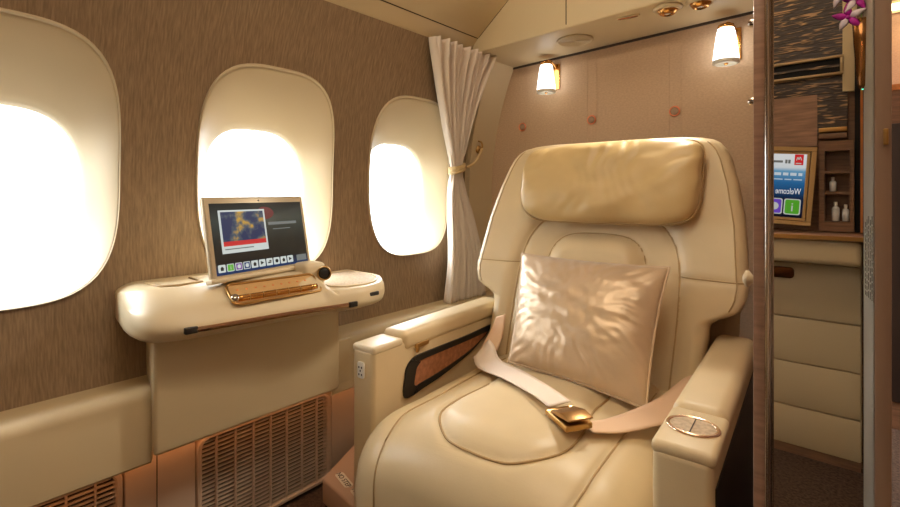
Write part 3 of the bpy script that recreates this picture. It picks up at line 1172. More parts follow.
def bwid(z):
    return float(np.interp(z, bw_z, bw_w))


arch = spline([(-0.200, 0.40, 0), (-0.206, 0.55, 0), (-0.204, 0.66, 0), (-0.185, 0.735, 0), (-0.13, 0.785, 0), (0, 0.805, 0), (0.13, 0.785, 0), (0.185, 0.735, 0), (0.204, 0.66, 0), (0.206, 0.55, 0), (0.200, 0.40, 0)], 8)
AR = np.array([(p.x, p.y) for p in arch])
arch2 = spline([(-0.128, 0.42, 0), (-0.132, 0.60, 0), (-0.126, 0.68, 0), (-0.10, 0.725, 0), (-0.05, 0.742, 0), (0.05, 0.742, 0), (0.10, 0.725, 0), (0.126, 0.68, 0), (0.132, 0.60, 0), (0.128, 0.42, 0)], 8)
AR2 = np.array([(p.x, p.y) for p in arch2])


def vback(u, z):
    v = vplane(z)
    w = bwid(z)
    e = w - abs(u)
    r = 0.030
    if e < r:
        v += 0.030 * (1 - math.sqrt(max(0, 1 - (1 - max(0, e) / r) ** 2)))
    zt = 0.994 - z
    if zt < 0.03:
        v += 0.030 * (1 - math.sqrt(max(0, 1 - (1 - max(0, zt) / 0.03) ** 2)))
    ins = inside(AR, u, z)
    d = poly_dist(AR, u, z, False)
    v += 0.006 * math.exp(-(d / 0.007) ** 2)
    if not ins:
        v -= 0.012 * min(1, d / 0.035)
        v += 0.003 * math.exp(-((z - 0.658) / 0.005) ** 2)
    else:
        v += 0.006 * min(1, d / 0.05)
    d2 = poly_dist(AR2, u, z, False)
    v += 0.006 * math.exp(-(d2 / 0.007) ** 2)
    if inside(AR2, u, z):
        v -= 0.024 * min(1, d2 / 0.035)
        v += 0.005 * math.exp(-((z - 0.645) / 0.006) ** 2)
    # wings come forward a little
    v -= 0.012 * max(0, (abs(u) - 0.2) / 0.14) ** 2
    v += 0.0016 * noise.noise(Vector((u * 10, z * 10, 5)))
    return v


bm = bmesh.new()
secs = []
zz_ = sorted(set(list(np.linspace(0.30, 0.54, 22)) + list(np.linspace(0.545, 0.64, 26)) + list(np.linspace(0.645, 0.96, 56)) + list(np.linspace(0.963, 0.9935, 12))))
for z in zz_:
    w = bwid(z)
    us = list(np.concatenate([np.linspace(-w, -w + 0.03, 9)[:-1], np.linspace(-w + 0.03, w - 0.03, 71)[:-1], np.linspace(w - 0.03, w, 9)]))
    row = [(u, vback(u, z), z) for u in us]
    row += [(w * 0.985, vplane(z) + 0.075, z), (w * 0.93, vplane(z) + 0.095, z), (-w * 0.93, vplane(z) + 0.095, z), (-w * 0.985, vplane(z) + 0.075, z)]
    secs.append(row)
loft(bm, secs)
back = link('backrest', bm, LEATHER, seat, auto=60)
bm = bmesh.new()
tube(bm, [(p.x, vback(p.x, p.y) - 0.0012, p.y) for p in arch], 0.0022, 6)
tube(bm, [(p.x, vback(p.x, p.y) - 0.001, p.y) for p in arch2], 0.0018, 6)
for sgn in (-1, 1):
    tube(bm, [(sgn * (bwid(z) - 0.021), vback(sgn * (bwid(z) - 0.021), z) - 0.0005, z) for z in np.linspace(0.60, 0.975, 50)], 0.0015, 6)
    tube(bm, [(sgn * u, vback(sgn * u, 0.658) - 0.001, 0.658) for u in np.linspace(0.206, 0.335, 20)], 0.0014, 6)
link('piping', bm, LEATHER_D, back)
# seat shell behind
bm = bmesh.new()
secs = []
for z in np.linspace(0.05, 0.96, 24):
    w = min(bwid(max(z, 0.6)), 0.335) * 0.97
    v = vplane(max(0.42, z)) + 0.09
    secs.append([(-w, v, z), (-w * 0.9, v + 0.02, z), (0, v + 0.03, z), (w * 0.9, v + 0.02, z), (w, v, z), (w * 0.95, v + 0.05, z), (0, v + 0.07, z), (-w * 0.95, v + 0.05, z)])
loft(bm, secs)
link('seat_shell', bm, CABF, seat)

# headrest cushion
def superq(bm, c, hx, hy, hz, ex=3.2, nu=110, nv=120, fn=None, tilt=0.0):
    T = Matrix.Translation(c) @ Matrix.Rotation(tilt, 4, 'X')
    rows = []
    sg = lambda q, p: math.copysign(abs(q) ** p, q)
    for j in range(nv + 1):
        q = math.sin(-PI / 2 + PI * j / nv)
        q = 0.45 * q + 0.55 * (-1 + 2 * j / nv)
        q = max(-0.99999, min(0.99999, q))
        row = []
        for i in range(nu):
            ph = 2 * PI * i / nu
            # long axis along x
            x = hx * q
            rr = (1 - abs(q) ** ex) ** (1 / ex)
            y = hy * rr * sg(math.cos(ph), 2 / 2.3)
            z = hz * rr * sg(math.sin(ph), 2 / 2.6)
            p = Vector((x, y, z))
            if fn:
                p = fn(p)
            row.append(T @ p)
        rows.append(row)
    loft(bm, rows)


def hr_fn(p):
    x, y, z = p
    h = z / 0.108
    if y < 0.004:
        # gathers running down from the top seam and up from the bottom seam
        g = noise.noise(Vector((x * 34 + 3 * noise.noise(Vector((x * 6, z * 9, 0))), z * 7, 1.0)))
        y -= 0.0125 * g * (0.35 + 0.65 * max(0, h)) * (1 - abs(h) ** 6)
        y -= 0.010 * noise.noise(Vector((x * 9 + z * 6, z * 14, 4.0)))
        y -= 0.004 * noise.noise(Vector((x * 18 - z * 14, z * 30, 9.0)))
    z += 0.006 * noise.noise(Vector((x * 9, y * 4, 3.0)))
    if h < 0:
        z -= 0.006 * (1 - (x / 0.226) ** 2) * abs(h)
    x = x * (1 + 0.022 * h) + 0.006 * noise.noise(Vector((z * 22, y * 10, 7.0)))
    return Vector((x, y, z))


bm = bmesh.new()
superq(bm, Vector((0.019, vplane(0.885) - 0.042, 0.880)), 0.226, 0.048, 0.108, 6.0, fn=hr_fn, tilt=-math.radians(20))
hrc = link('headrest', bm, mat('headrest leather', lin(208, 180, 128), 0.38, spec=0.45, bump=(36, 0.16, 0.003), vary=(9, 0.05, (1, 1, 1))), seat)
bm = bmesh.new()
T = Matrix.Translation((0.019, vplane(0.885) - 0.042, 0.880)) @ Matrix.Rotation(-math.radians(20), 4, 'X')
tube(bm, [T @ hr_fn(Vector((0.2265 * math.copysign(abs(math.cos(a)) ** 0.2, math.cos(a)), 0.0, 0.1075 * math.copysign(abs(math.sin(a)) ** 0.4, math.sin(a))))) for a in np.linspace(0, 2 * PI, 80, endpoint=False)], 0.0026, 6, True)
link('piping', bm, LEATHER_D, hrc)

# left armrest with side pocket, hinge and socket
def rounded_arm(bm, u0, u1, v0, v1, z0, z1, r, seg=5):
    box(bm, u0, u1, v0, v1, z0, z1, r, seg)


bm = bmesh.new()
rounded_arm(bm, -0.342, -0.278, 0.02, 0.56, 0.10, 0.522, 0.011)
arl = link('armrest', bm, LEATHER, seat, auto=45)
arl['label'] = 'armrest with a pocket and a power socket, on the window side'
bm = bmesh.new()
box(bm, -0.345, -0.274, 0.112, 0.545, 0.497, 0.541, 0.014, 5)
link('arm_pad', bm, LEATHER, arl, auto=50)
bm = bmesh.new()
box(bm, -0.343, -0.277, 0.021, 0.112, 0.512, 0.529, 0.006, 4)
link('end_cap', bm, PLASTIC, arl, auto=50)
bm = bmesh.new()
box(bm, -0.2785, -0.2715, 0.150, 0.196, 0.496, 0.506, 0.002, 2)
box(bm, -0.276, -0.2705, 0.152, 0.160, 0.486, 0.506, 0.002, 2)
link('hinge', bm, GOLDD, arl, auto=40)
pk = [(0.115, 0.395), (0.115, 0.44), (0.122, 0.462), (0.140, 0.475), (0.17, 0.479), (0.245, 0.4785), (0.374, 0.4775), (0.466, 0.480), (0.474, 0.478), (0.455, 0.462), (0.42, 0.447), (0.374, 0.430), (0.30, 0.414), (0.245, 0.405), (0.18, 0.398)]
bm = bmesh.new()
pko = [(p.x, p.y) for p in spline([(a, b, 0) for a, b in pk], 5, True)]
cx_, cz_ = 0.25, 0.440
ins_ = [(a + (0.025 if a < 0.14 else 0.0) + (cx_ - a) * 0.07, b + (cz_ - b) * 0.36) for a, b in pko]
secs = [[(-0.2785, a, b) for a, b in pko], [(-0.2735, a, b) for a, b in pko], [(-0.2735, a, b) for a, b in ins_], [(-0.277, a, b) for a, b in ins_]]
loft(bm, secs, True, False)
pkt = link('side_pocket', bm, BLACK, arl, auto=40)
bm = bmesh.new()
vs = [bm.verts.new((-0.2762, a, b)) for a, b in ins_]
bm.faces.new(vs)
vs2 = [bm.verts.new((-0.279, a, b)) for a, b in ins_]
bm.faces.new(vs2[::-1])
for i in range(len(vs)):
    bm.faces.new((vs[i], vs2[i], vs2[(i + 1) % len(vs)], vs[(i + 1) % len(vs)]))
link('mesh_net', bm, MESHM, pkt, smooth=False)
bm = bmesh.new()
prism(bm, [(-0.312 + a, 0.478 + b) for a, b in rrect(0.0095, 0.017, 0.004, 4)], 'y', 0.0215, 0.016, 0.001)
sk = link('power_socket', bm, WHITEP, arl, auto=40)
bm = bmesh.new()
for a, b in ((-0.004, 0.006), (0.004, 0.006), (0, -0.001), (-0.004, -0.009), (0.004, -0.009)):
    box(bm, -0.312 + a - 0.0013, -0.312 + a + 0.0013, 0.0152, 0.0165, 0.478 + b - 0.002, 0.478 + b + 0.002)
link('socket_hole', bm, BLACK, sk, smooth=False)

# right armrest with control pad
bm = bmesh.new()
rounded_arm(bm, 0.280, 0.352, -0.030, 0.56, 0.10, 0.524, 0.011)
arr = link('armrest', bm, LEATHER, seat, auto=45)
arr['label'] = 'armrest with an oval control plate, on the aisle side'
bm = bmesh.new()
box(bm, 0.276, 0.353, 0.095, 0.545, 0.497, 0.538, 0.018, 6)
link('arm_pad', bm, LEATHER, arr, auto=50)
bm = bmesh.new()
box(bm, 0.2785, 0.3545, -0.029, 0.098, 0.514, 0.533, 0.008, 4)
link('end_cap', bm, LEATHER, arr, auto=50)
bm = bmesh.new()
ell = [(0.317 + 0.031 * math.cos(a), 0.038 + 0.027 * math.sin(a), 0.5335) for a in np.linspace(0, 2 * PI, 48, endpoint=False)]
tube(bm, ell, 0.0028, 8, True)
cr = link('control_ring', bm, mat('rose gold metal', lin(226, 196, 168), 0.18, 1.0, bump=(60, 0.03, 0.0003)), arr)
bm = bmesh.new()
prism(bm, [(0.317 + 0.029 * math.cos(a), 0.038 + 0.025 * math.sin(a)) for a in np.linspace(0, 2 * PI, 40, endpoint=False)], 'z', 0.528, 0.5348, 0.001)
link('control_button', bm, TRAYM, cr, auto=40)
bm = bmesh.new()
box(bm, 0.3163, 0.3177, 0.014, 0.062, 0.532, 0.5355)
link('button_split', bm, GROOVE, cr, smooth=False)
bm = bmesh.new()
box(bm, 0.3515, 0.3535, -0.02, 0.54, 0.12, 0.49)
link('arm_gap_shade', bm, BLACK, arr, smooth=False)  # black sheet stands in for shade between armrest and partition

# seat base, plinth
bm = bmesh.new()
box(bm, -0.24, 0.25, -0.05, 0.50, 0.0, 0.21, 0.01, 2)
link('seat_base', bm, CABF, seat, auto=40)
MSi = MS.inverted()
bm = bmesh.new()
pl = [(-1.068, 0.732), (-0.80, 0.700), (-0.76, 1.10), (-1.17, 1.10), (-1.148, 0.905)]
prism(bm, pl, 'z', 0.045, 0.110, 0.006, 3)
bm.transform(MSi)
plin = link('plinth', bm, NOSTEPM, seat, auto=40)
bm = bmesh.new()
prism(bm, [(-1.05, 0.75), (-0.80, 0.72), (-0.76, 1.08), (-1.13, 1.08)], 'z', 0.0, 0.046)
bm.transform(MSi)
link('track_shadow_gap', bm, BLACK, seat, smooth=False)  # black fill stands in for the shadow gap around the floor tracks
for (x, y) in ((-1.018, 0.764), (-0.933, 0.748)):
    Mt = MSi @ Matrix.Translation((x, y, 0.1105)) @ Matrix.Rotation(math.radians(-14), 4, 'Z')
    bm = bmesh.new()
    prism(bm, rrect(0.037, 0.0115, 0.009, 5), 'z', -0.0008, 0.0004)
    bm.transform(Mt)
    pt = link('notice_sticker', bm, WHITEP, plin, smooth=False)
    text_mesh('notice_text', 'NO STEP', 0.0185, INK, pt, Mt @ Matrix.Translation((0, -0.0065, 0.0006)), 0.0003, 'CENTER')

# seat belt
def ribbon(name, pts, widths, m, parent, thick=0.0018):
    """pts: centre line, widths: half-width vectors"""
    c = spline(pts, 8)
    w = spline(widths, 8)
    bm = bmesh.new()
    rows = []
    for p, q in zip(c, w):
        rows.append([bm.verts.new(p - q + (q * 2) * (k / 6)) for k in range(7)])
    for A, B in zip(rows, rows[1:]):
        for k in range(6):
            bm.faces.new((A[k], A[k + 1], B[k + 1], B[k]))
    o = link(name, bm, m, parent)
    md = o.modifiers.new('webbing thickness', 'SOLIDIFY')
    md.thickness = thick
    md.offset = 0
    return o


belt = bpy.data.objects.new('seat_belt', None)
COL.objects.link(belt)
belt.parent = seat
belt['label'] = 'off white lap belt with a gold buckle'
zs = lambda u, v, d=0.006: ztop_seat(u, v) + d
ribbon('belt_strap', [(-0.218, 0.335, 0.458), (-0.194, 0.312, 0.462), (-0.155, 0.275, zs(-0.155, 0.275, 0.016)), (-0.06, 0.215, zs(-0.06, 0.215, 0.012)), (0.03, 0.165, zs(0.03, 0.165, 0.014)), (0.085, 0.128, zs(0.085, 0.128, 0.020))],
       [(0.012, 0.020, 0.022), (0.015, 0.023, 0.012), (0.016, 0.024, 0.006), (0.015, 0.022, 0.003), (0.014, 0.019, 0.002), (0.013, 0.018, 0.002)], WEB, belt)
ribbon('belt_strap', [(-0.222, 0.440, 0.520), (-0.214, 0.41, 0.497), (-0.206, 0.375, 0.475), (-0.196, 0.335, 0.455)],
       [(0.010, 0.008, 0.004), (0.013, 0.011, 0.004), (0.016, 0.016, 0.003), (0.016, 0.018, 0.002)], WEB2, belt)
ribbon('belt_strap', [(0.135, 0.118, zs(0.135, 0.118, 0.014)), (0.165, 0.165, zs(0.165, 0.165, 0.009)), (0.20, 0.215, zs(0.20, 0.215, 0.022)), (0.235, 0.27, zs(0.235, 0.27, 0.050)), (0.262, 0.33, 0.475), (0.268, 0.37, 0.47)],
       [(-0.018, 0.010, 0.0), (-0.020, 0.012, 0.001), (-0.021, 0.013, 0.004), (-0.020, 0.014, 0.010), (-0.014, 0.014, 0.014), (-0.008, 0.012, 0.016)], WEB2, belt)
Mb = Matrix.Translation((0.113, 0.106, zs(0.113, 0.106, 0.016))) @ Matrix.Rotation(math.radians(-35), 4, 'Z')
bm = bmesh.new()
box(bm, -0.032, 0.030, -0.026, 0.026, -0.007, 0.004, 0.003, 3, Mb)
tube(bm, [Mb @ Vector(p) for p in ((-0.034, -0.026, 0), (-0.036, 0.026, 0))], 0.005, 8)
bk = link('buckle', bm, GOLDD, belt, auto=40)
bm = bmesh.new()
prism(bm, [(-0.026, 0.004), (0.034, 0.012), (0.034, 0.015), (0.01, 0.018), (-0.022, 0.010)], 'y', -0.024, 0.024, 0.0015)
bm.transform(Mb)
link('buckle_flap', bm, mat('bronze buckle metal', lin(168, 130, 84), 0.3, 1.0, bump=(60, 0.05, 0.0004)), bk, auto=40)

# ------------------------------------------------------------ pillow
TL, TR, BR, BL = (Vector(p) for p in ((-0.165, 0.452, 0.690), (0.203, 0.428, 0.690), (0.199, 0.258, 0.446), (-0.110, 0.285, 0.462)))
TL, TR, BR, BL = (MS @ p for p in (TL, TR, BR, BL))
pc = (TL + TR + BR + BL) / 4
nrm = (TR - BL).cross(TL - BR).normalized()
if nrm.y > 0:
    nrm = -nrm
pil = None
bm = bmesh.new()
N = 110
rowsF, rowsB = [], []
for j in range(N + 1):
    t = -1 + 2 * j / N
    rf, rb = [], []
    for i in range(N + 1):
        s = -1 + 2 * i / N
        # edges bow in between the corners
        ss = s * (1 - 0.045 * (1 - t * t))
        tt = t * (1 - 0.045 * (1 - s * s))
        a, b = (ss + 1) / 2, (tt + 1) / 2
        p = BL * (1 - a) * (1 - b) + BR * a * (1 - b) + TR * a * b + TL * (1 - a) * b
        bulge = (max(0, 1 - s * s) ** 0.55) * (max(0, 1 - t * t) ** 0.55)
        edge = 1 - bulge
        # gathers running in from the edges
        ang = math.atan2(t, s)
        rad = max(abs(s), abs(t))
        wr = 0.0016 * math.sin(34 * ang + 5 * noise.noise(Vector((s * 2.5, t * 2.5, 0)))) * max(0, rad - 0.4) * (1.0 if rad < 0.97 else 0.2)
        wr += 0.0012 * noise.noise(Vector((s * 9 + t * 3, t * 8 - s * 4, 6))) * bulge
        wr += 0.004 * noise.noise(Vector((s * 3.5 + t * 1.5, t * 6, 2))) * bulge
        rf.append(bm.verts.new(p + nrm * (0.058 * bulge + wr)))
        if 0 < i < N and 0 < j < N:
            rb.append(bm.verts.new(p - nrm * (0.040 * bulge)))
        else:
            rb.append(rf[-1])
    rowsF.append(rf)
    rowsB.append(rb)
for R_, fl in ((rowsF, False), (rowsB, True)):
    for j in range(N):
        for i in range(N):
            q = (R_[j][i], R_[j][i + 1], R_[j + 1][i + 1], R_[j + 1][i])
            if len(set(q)) == 4:
                bm.faces.new(q if not fl else q[::-1])
rim = [v.co.copy() for v in rowsF[0][:-1]] + [r_[-1].co.copy() for r_ in rowsF[:-1]] + [v.co.copy() for v in rowsF[-1][:0:-1]] + [r_[0].co.copy() for r_ in rowsF[:0:-1]]
pil = thing('pillow', 'square champagne satin throw pillow leaning on the seat back', 'pillow', tuple((BL + BR) / 2))
bm.transform(Matrix.Translation(-((BL + BR) / 2)))
link('cover', bm, SATIN, pil)
bm = bmesh.new()
tube(bm, [p - (BL + BR) / 2 for p in rim], 0.0028, 6, True)
link('piping', bm, SATIN, pil)

# ------------------------------------------------------------ partition, mirror, door at the aisle side
par = thing('partition', 'tall walnut veneered partition edge with polished strip, on the aisle side of the seat', 'partition', (-0.084, 0.60, 0))
link('panel', bx(-0.006, 0.0045, 0, 1.09, 0, CEIL, 0.0015, 2), WOOD, par, auto=40)
bm = bmesh.new()
tube(bm, [(0.0070, -0.001, z) for z in np.linspace(0.0, CEIL, 12)], 0.0027, 12)
link('metal_strip', bm, CHROME, par)
bm = bmesh.new()
for z in (1.035, 0.95):
    lathe(bm, [(0.0045, -0.006), (0.0045, 0.004), (0.003, 0.006), (0.0005, 0.0065)], 14, Matrix.Translation((-0.0065, 0.012, z)) @ Matrix.Rotation(-PI / 2, 4, 'Y'))
link('stud', bm, CHROME, par)
bm = bmesh.new()
lathe(bm, [(0.004, 0.0), (0.005, 0.004), (0.009, 0.007), (0.009, 0.010), (0.003, 0.013), (0.0005, 0.013)], 16, Matrix.Translation((-0.006, 0.02, 0.755)) @ Matrix.Rotation(-PI / 2, 4, 'Y'))
link('coat_hook', bm, PLASTIC, par)

mir = thing('mirror', 'narrow full height mirror between the walnut partition and the brown door edge', 'mirror', (-0.034, 0.613, 0))
link('mirror_glass', bx(-0.0415, 0.0405, -0.002, 0.0, 0.0, CEIL), MIRROR, mir, smooth=False)
link('backing', bx(-0.0415, 0.0405, 0.0, 0.01, 0.0, CEIL), BLACK, mir, smooth=False)

dr = thing('suite_door', 'brown sliding suite door edge with small latch, at the far right', 'door', (0.013, 0.585, 0))
link('door_panel', bx(-0.006, 0.0055, 0.0, 1.09, 0.0, CEIL, 0.0012, 2), TAUPED, dr, auto=40)
bm = bmesh.new()
box(bm, -0.0005, 0.0035, -0.003, 0.001, 0.893, 0.908, 0.0012, 2)
link('latch', bm, GOLDD, dr, auto=40)

# ------------------------------------------------------------ front cabinet wall (faces the seat, seen in the mirror)
struct(link('wall_front', bx(-1.45, 0.03, WFRONT - 0.06, WFRONT, 0, CEIL), WOODH, smooth=False))


def ry(yv):
    return 1.22 - yv      # the mirror stands at y = 0.611: distance seen in it -> place in the room


F = WFRONT
cab = thing('drawer_cabinet', 'beige fronted drawer cabinet below the counter of the front wall', 'cabinet', (-0.45, F + 0.002, 0))
cx0, cx1 = -0.45, 0.444
link('carcass', bx(cx0 + 0.002, cx1, 0.0, 0.02, 0.03, 0.635), CABF, cab, smooth=False)
for z0, z1 in ((0.03, 0.155), (0.159, 0.298), (0.302, 0.445), (0.449, 0.622)):
    bm = bmesh.new()
    box(bm, cx0 + 0.004, cx1 - 0.002, 0.018, 0.032, z0, z1, 0.003, 2)
    d = link('drawer', bm, CABF, cab, auto=40)
    if z1 > 0.6:
        bm = bmesh.new()
        prism(bm, [(0.232 + a, 0.590 + b) for a, b in rrect(0.045, 0.018, 0.012, 4)], 'y', 0.030, 0.040, 0.003)
        link('drawer_latch', bm, mat('bronze latch', lin(120, 80, 46), 0.25, 0.9, bump=(60, 0.03, 0.0003)), d, auto=40)
link('toe_kick', bx(cx0 + 0.004, cx1 - 0.002, 0.0, 0.028, 0.0, 0.03), WOODH, cab, smooth=False)
ctr = thing('counter', 'walnut topped counter with beige padded front along the front wall', 'counter', (-0.45, F, 0.64))
bm = bmesh.new()
box(bm, -0.45, 0.452, 0.0, 0.185, 0.072, 0.088, 0.004, 2)
link('counter_top', bm, WOOD, ctr, auto=40)
bm = bmesh.new()
box(bm, -0.45, 0.445, 0.0, 0.170, 0.0, 0.072, 0.016, 4)
link('padded_front', bm, CABF, ctr, auto=50)
bm = bmesh.new()
box(bm, -0.45, 0.452, 0.183, 0.188, 0.074, 0.086)
link('edge_strip', bm, GOLDD, ctr, smooth=False)

up = thing('carved_panel', 'dark carved wood wall panel with lit ridges painted as golden ripples on the front wall', 'wall panel', (-0.45, F, 1.0))
link('panel', bx(-0.45, 0.398, 0.0, 0.012, 0.165, 0.94), CARVED, up, smooth=False)
link('plain_panel', bx(-0.45, 0.335, 0.0, 0.014, 0.0, 0.165), WOOD, up, smooth=False)
link('small_panel', bx(0.335, 0.41, 0.0, 0.012, 0.03, 0.165), CARVED, up, smooth=False)
link('border', bx(0.398, 0.432, 0.0, 0.02, 0.165, 0.94), TRIMP, up, smooth=False)
sl = thing('air_slot', 'long gold framed air slot across the carved panel', 'air vent', (-0.20, F + 0.0145, 1.250))
bm = bmesh.new()
for a in ((-0.26, 0.15, 0.022, 0.030), (-0.26, 0.15, -0.030, -0.022), (0.142, 0.15, -0.022, 0.022), (-0.26, -0.252, -0.022, 0.022)):
    box(bm, a[0], a[1], 0, 0.012, a[2], a[3], 0.001, 2)
link('frame', bm, mat('dull pale gold', lin(176, 150, 108), 0.4, 0.3, bump=(100, 0.05, 0.0003)), sl, auto=40)
link('slot', bx(-0.252, 0.142, 0.0, 0.003, -0.022, 0.022), GAPSHADE, sl, smooth=False)  # flat dark sheet paints the shade inside the slot
link('bar', bx(-0.252, 0.142, 0.003, 0.008, -0.004, 0.003), CARVED, sl, smooth=False)
sf = thing('ledge_shelf', 'slim gold edged shelf above the bottle cubby', 'shelf', (-0.065, F, 1.050))
link('shelf', bx(-0.045, 0.025, 0.0, 0.045, -0.010, 0.004, 0.002), GOLDD, sf, auto=40)
link('shelf_lower', bx(-0.045, 0.025, 0.0, 0.040, -0.030, -0.014, 0.002), WOODH, sf, auto=40)

# television on a swing arm
tv = thing('television', 'gold framed television showing a welcome page, on the front wall', 'television', (-0.124, F + 0.085, 0.869), (0, math.radians(-4), PI - math.radians(11)))
TW, TH = 0.44, 0.118
bm = bmesh.new()
box(bm, 0.0, TW, 0.0, 0.030, -TH, TH, 0.004, 2)
link('body', bm, BLACK, tv, auto=40)


def frame(bm, x0, x1, z0, z1, w, y0, y1):
    box(bm, x0, x1, y0, y1, z0, z0 + w, 0.001, 1)
    box(bm, x0, x1, y0, y1, z1 - w, z1, 0.001, 1)
    box(bm, x0, x0 + w, y0, y1, z0 + w, z1 - w, 0.001, 1)
    box(bm, x1 - w, x1, y0, y1, z0 + w, z1 - w, 0.001, 1)


GOLDP = mat('pale gold paint', lin(206, 170, 116), 0.35, 0.4, bump=(100, 0.05, 0.0003))
bm = bmesh.new()
frame(bm, -0.004, TW + 0.004, -TH - 0.004, TH + 0.004, 0.013, -0.012, 0.02)
link('outer_frame', bm, GOLDP, tv, auto=40)
bm = bmesh.new()
frame(bm, 0.011, TW - 0.011, -TH + 0.010, TH - 0.010, 0.008, -0.006, 0.01)
link('inner_frame', bm, GOLDP, tv, auto=40)
TVM = ramp_emit('welcome page picture', [(0, lin(10, 16, 34)), (0.30, lin(14, 36, 70)), (0.55, lin(40, 110, 170)), (0.74, lin(110, 170, 210)), (0.80, lin(226, 236, 242)), (1.0, lin(240, 244, 248))], 2, -TH + 0.022, TH - 0.022, 0.95)
ds = link('screen', bx(0.018, TW - 0.018, -0.002, 0.002, -TH + 0.017, TH - 0.017), TVM, tv, smooth=False)
link('red_logo', bx(0.027, 0.050, -0.0035, -0.002, 0.066, 0.099), emit('logo red', lin(214, 30, 40), 1.0), ds, smooth=False)
bm = bmesh.new()
tube(bm, spline([(0.032, -0.0038, 0.081), (0.036, -0.0038, 0.091), (0.039, -0.0038, 0.083), (0.042, -0.0038, 0.090), (0.045, -0.0038, 0.080)], 5), 0.0012, 5)
box(bm, 0.032, 0.046, -0.0040, -0.0034, 0.0695, 0.0725)
link('logo_mark', bm, E_WHITE, ds, smooth=False)
text_mesh('page_text', 'Welcome', 0.027, emit('screen bright white', lin(240, 244, 250), 1.0), ds, Matrix.Translation((0.027, -0.003, -0.026)) @ Matrix.Diagonal((0.62, 1, 1, 1)) @ XZ, 0.0004)
bm = bmesh.new()
x = 0.027
for wd in (0.010, 0.016, 0.014, 0.018, 0.02, 0.02):
    box(bm, x, x + wd, -0.0034, -0.002, 0.032, 0.041)
    x += wd + 0.005
link('caption_line', bm, emit('screen paler blue', lin(214, 230, 244), 0.9), ds, smooth=False)
bm = bmesh.new()
x = 0.027
for wd in (0.022, 0.018, 0.034, 0.04):
    box(bm, x, x + wd, -0.0034, -0.002, 0.018, 0.0215)
    x += wd + 0.005
link('caption_line', bm, emit('screen pale blue', lin(190, 214, 236), 0.9), ds, smooth=False)
bm = bmesh.new()
box(bm, 0.060, 0.066, -0.0034, -0.002, 0.070, 0.082)
box(bm, 0.068, 0.074, -0.0034, -0.002, 0.070, 0.082)
box(bm, 0.080, 0.110, -0.0034, -0.002, 0.072, 0.079)
link('header_marks', bm, E_GREY, ds, smooth=False)
for i, (c, nm) in enumerate(((lin(80, 168, 40), 'i'), (lin(108, 70, 196), 'm'), (lin(60, 110, 190), 'o'), (lin(200, 120, 40), 'o'))):
    x = 0.0465 + i * 0.047
    bm = bmesh.new()
    prism(bm, [(x + a, -0.066 + b) for a, b in rrect(0.0215, 0.025, 0.006, 4)], 'y', -0.0034, -0.002)
    prism(bm, [(x + a, -0.066 + b) for a, b in rrect(0.0185, 0.022, 0.005, 4)], 'y', -0.0042, -0.003)
    bm.faces.ensure_lookup_table()
    n0 = len(bm.faces) // 2
    for f in bm.faces[n0:]:
        f.material_index = 1
    ic = link('icon_tile', bm, [E_WHITE, emit('icon colour', c, 1.0)], ds, smooth=False)
    if nm == 'i':
        text_mesh('icon_mark', 'i', 0.040, E_WHITE, ic, Matrix.Translation((x, -0.0045, -0.080)) @ XZ, 0.0003, 'CENTER')
    else:
        bm = bmesh.new()
        ang = np.linspace(math.radians(50), math.radians(310), 16)
        if nm == 'm':
            pl = [(x + 0.012 * math.cos(a), -0.066 + 0.012 * math.sin(a)) for a in ang] + [(x + 0.005 + 0.0095 * math.cos(a), -0.066 + 0.0095 * math.sin(a)) for a in ang[::-1]]
        else:
            pl = [(x + 0.011 * math.cos(a), -0.066 + 0.011 * math.sin(a)) for a in np.linspace(0, 2 * PI, 20, endpoint=False)]
        prism(bm, pl, 'y', -0.005, -0.004)
        link('icon_mark', bm, E_WHITE, ic, smooth=False)
bm = bmesh.new()
box(bm, 0.18, 0.26, 0.03, 0.15, -0.05, 0.05)
link('mount', bm, BLACK, tv, smooth=False)

# bottle cubby
cb = thing('bottle_cubby', 'small walnut cubby of three stacked niches beside the television', 'shelf unit', (-0.064, F, 0.752))
bm = bmesh.new()
box(bm, -0.044, -0.030, 0.0, 0.06, -0.02, 0.258)
box(bm, 0.030, 0.040, 0.0, 0.06, -0.02, 0.258)
box(bm, -0.030, 0.030, 0.0, 0.006, -0.02, 0.258)
for z0, z1 in ((-0.02, 0.010), (0.094, 0.102), (0.158, 0.166), (0.228, 0.258)):
    box(bm, -0.030, 0.030, 0.006, 0.06, z0, z1)
link('carcass', bm, WOODH, cb, smooth=False)
for i, (x, z, h, r, lb) in enumerate(((-0.075, 0.8545, 0.045, 0.009, 'small clear bottle in the middle niche of the cubby'), (-0.068, 0.7625, 0.060, 0.010, 'clear bottle in the lowest niche of the cubby, farther from the aisle'), (-0.044, 0.7625, 0.052, 0.009, 'clear bottle in the lowest niche of the cubby, nearer the aisle'))):
    bt = thing('bottle', lb, 'bottle', (x, F + 0.032, z), group='toiletry bottles in the cubby')
    bm = bmesh.new()
    lathe(bm, [(r * .8, 0), (r, 0.002), (r, h * 0.62), (r * 0.8, h * 0.72), (r * 0.4, h * 0.78), (r * .4, h * 0.84)], 20)
    link('bottle_body', bm, BOTTLE, bt)
    bm = bmesh.new()
    lathe(bm, [(r * .5, h * 0.82), (r * .5, h), (0.001, h)], 16)
    link('bottle_cap', bm, WHITEP, bt, auto=40)

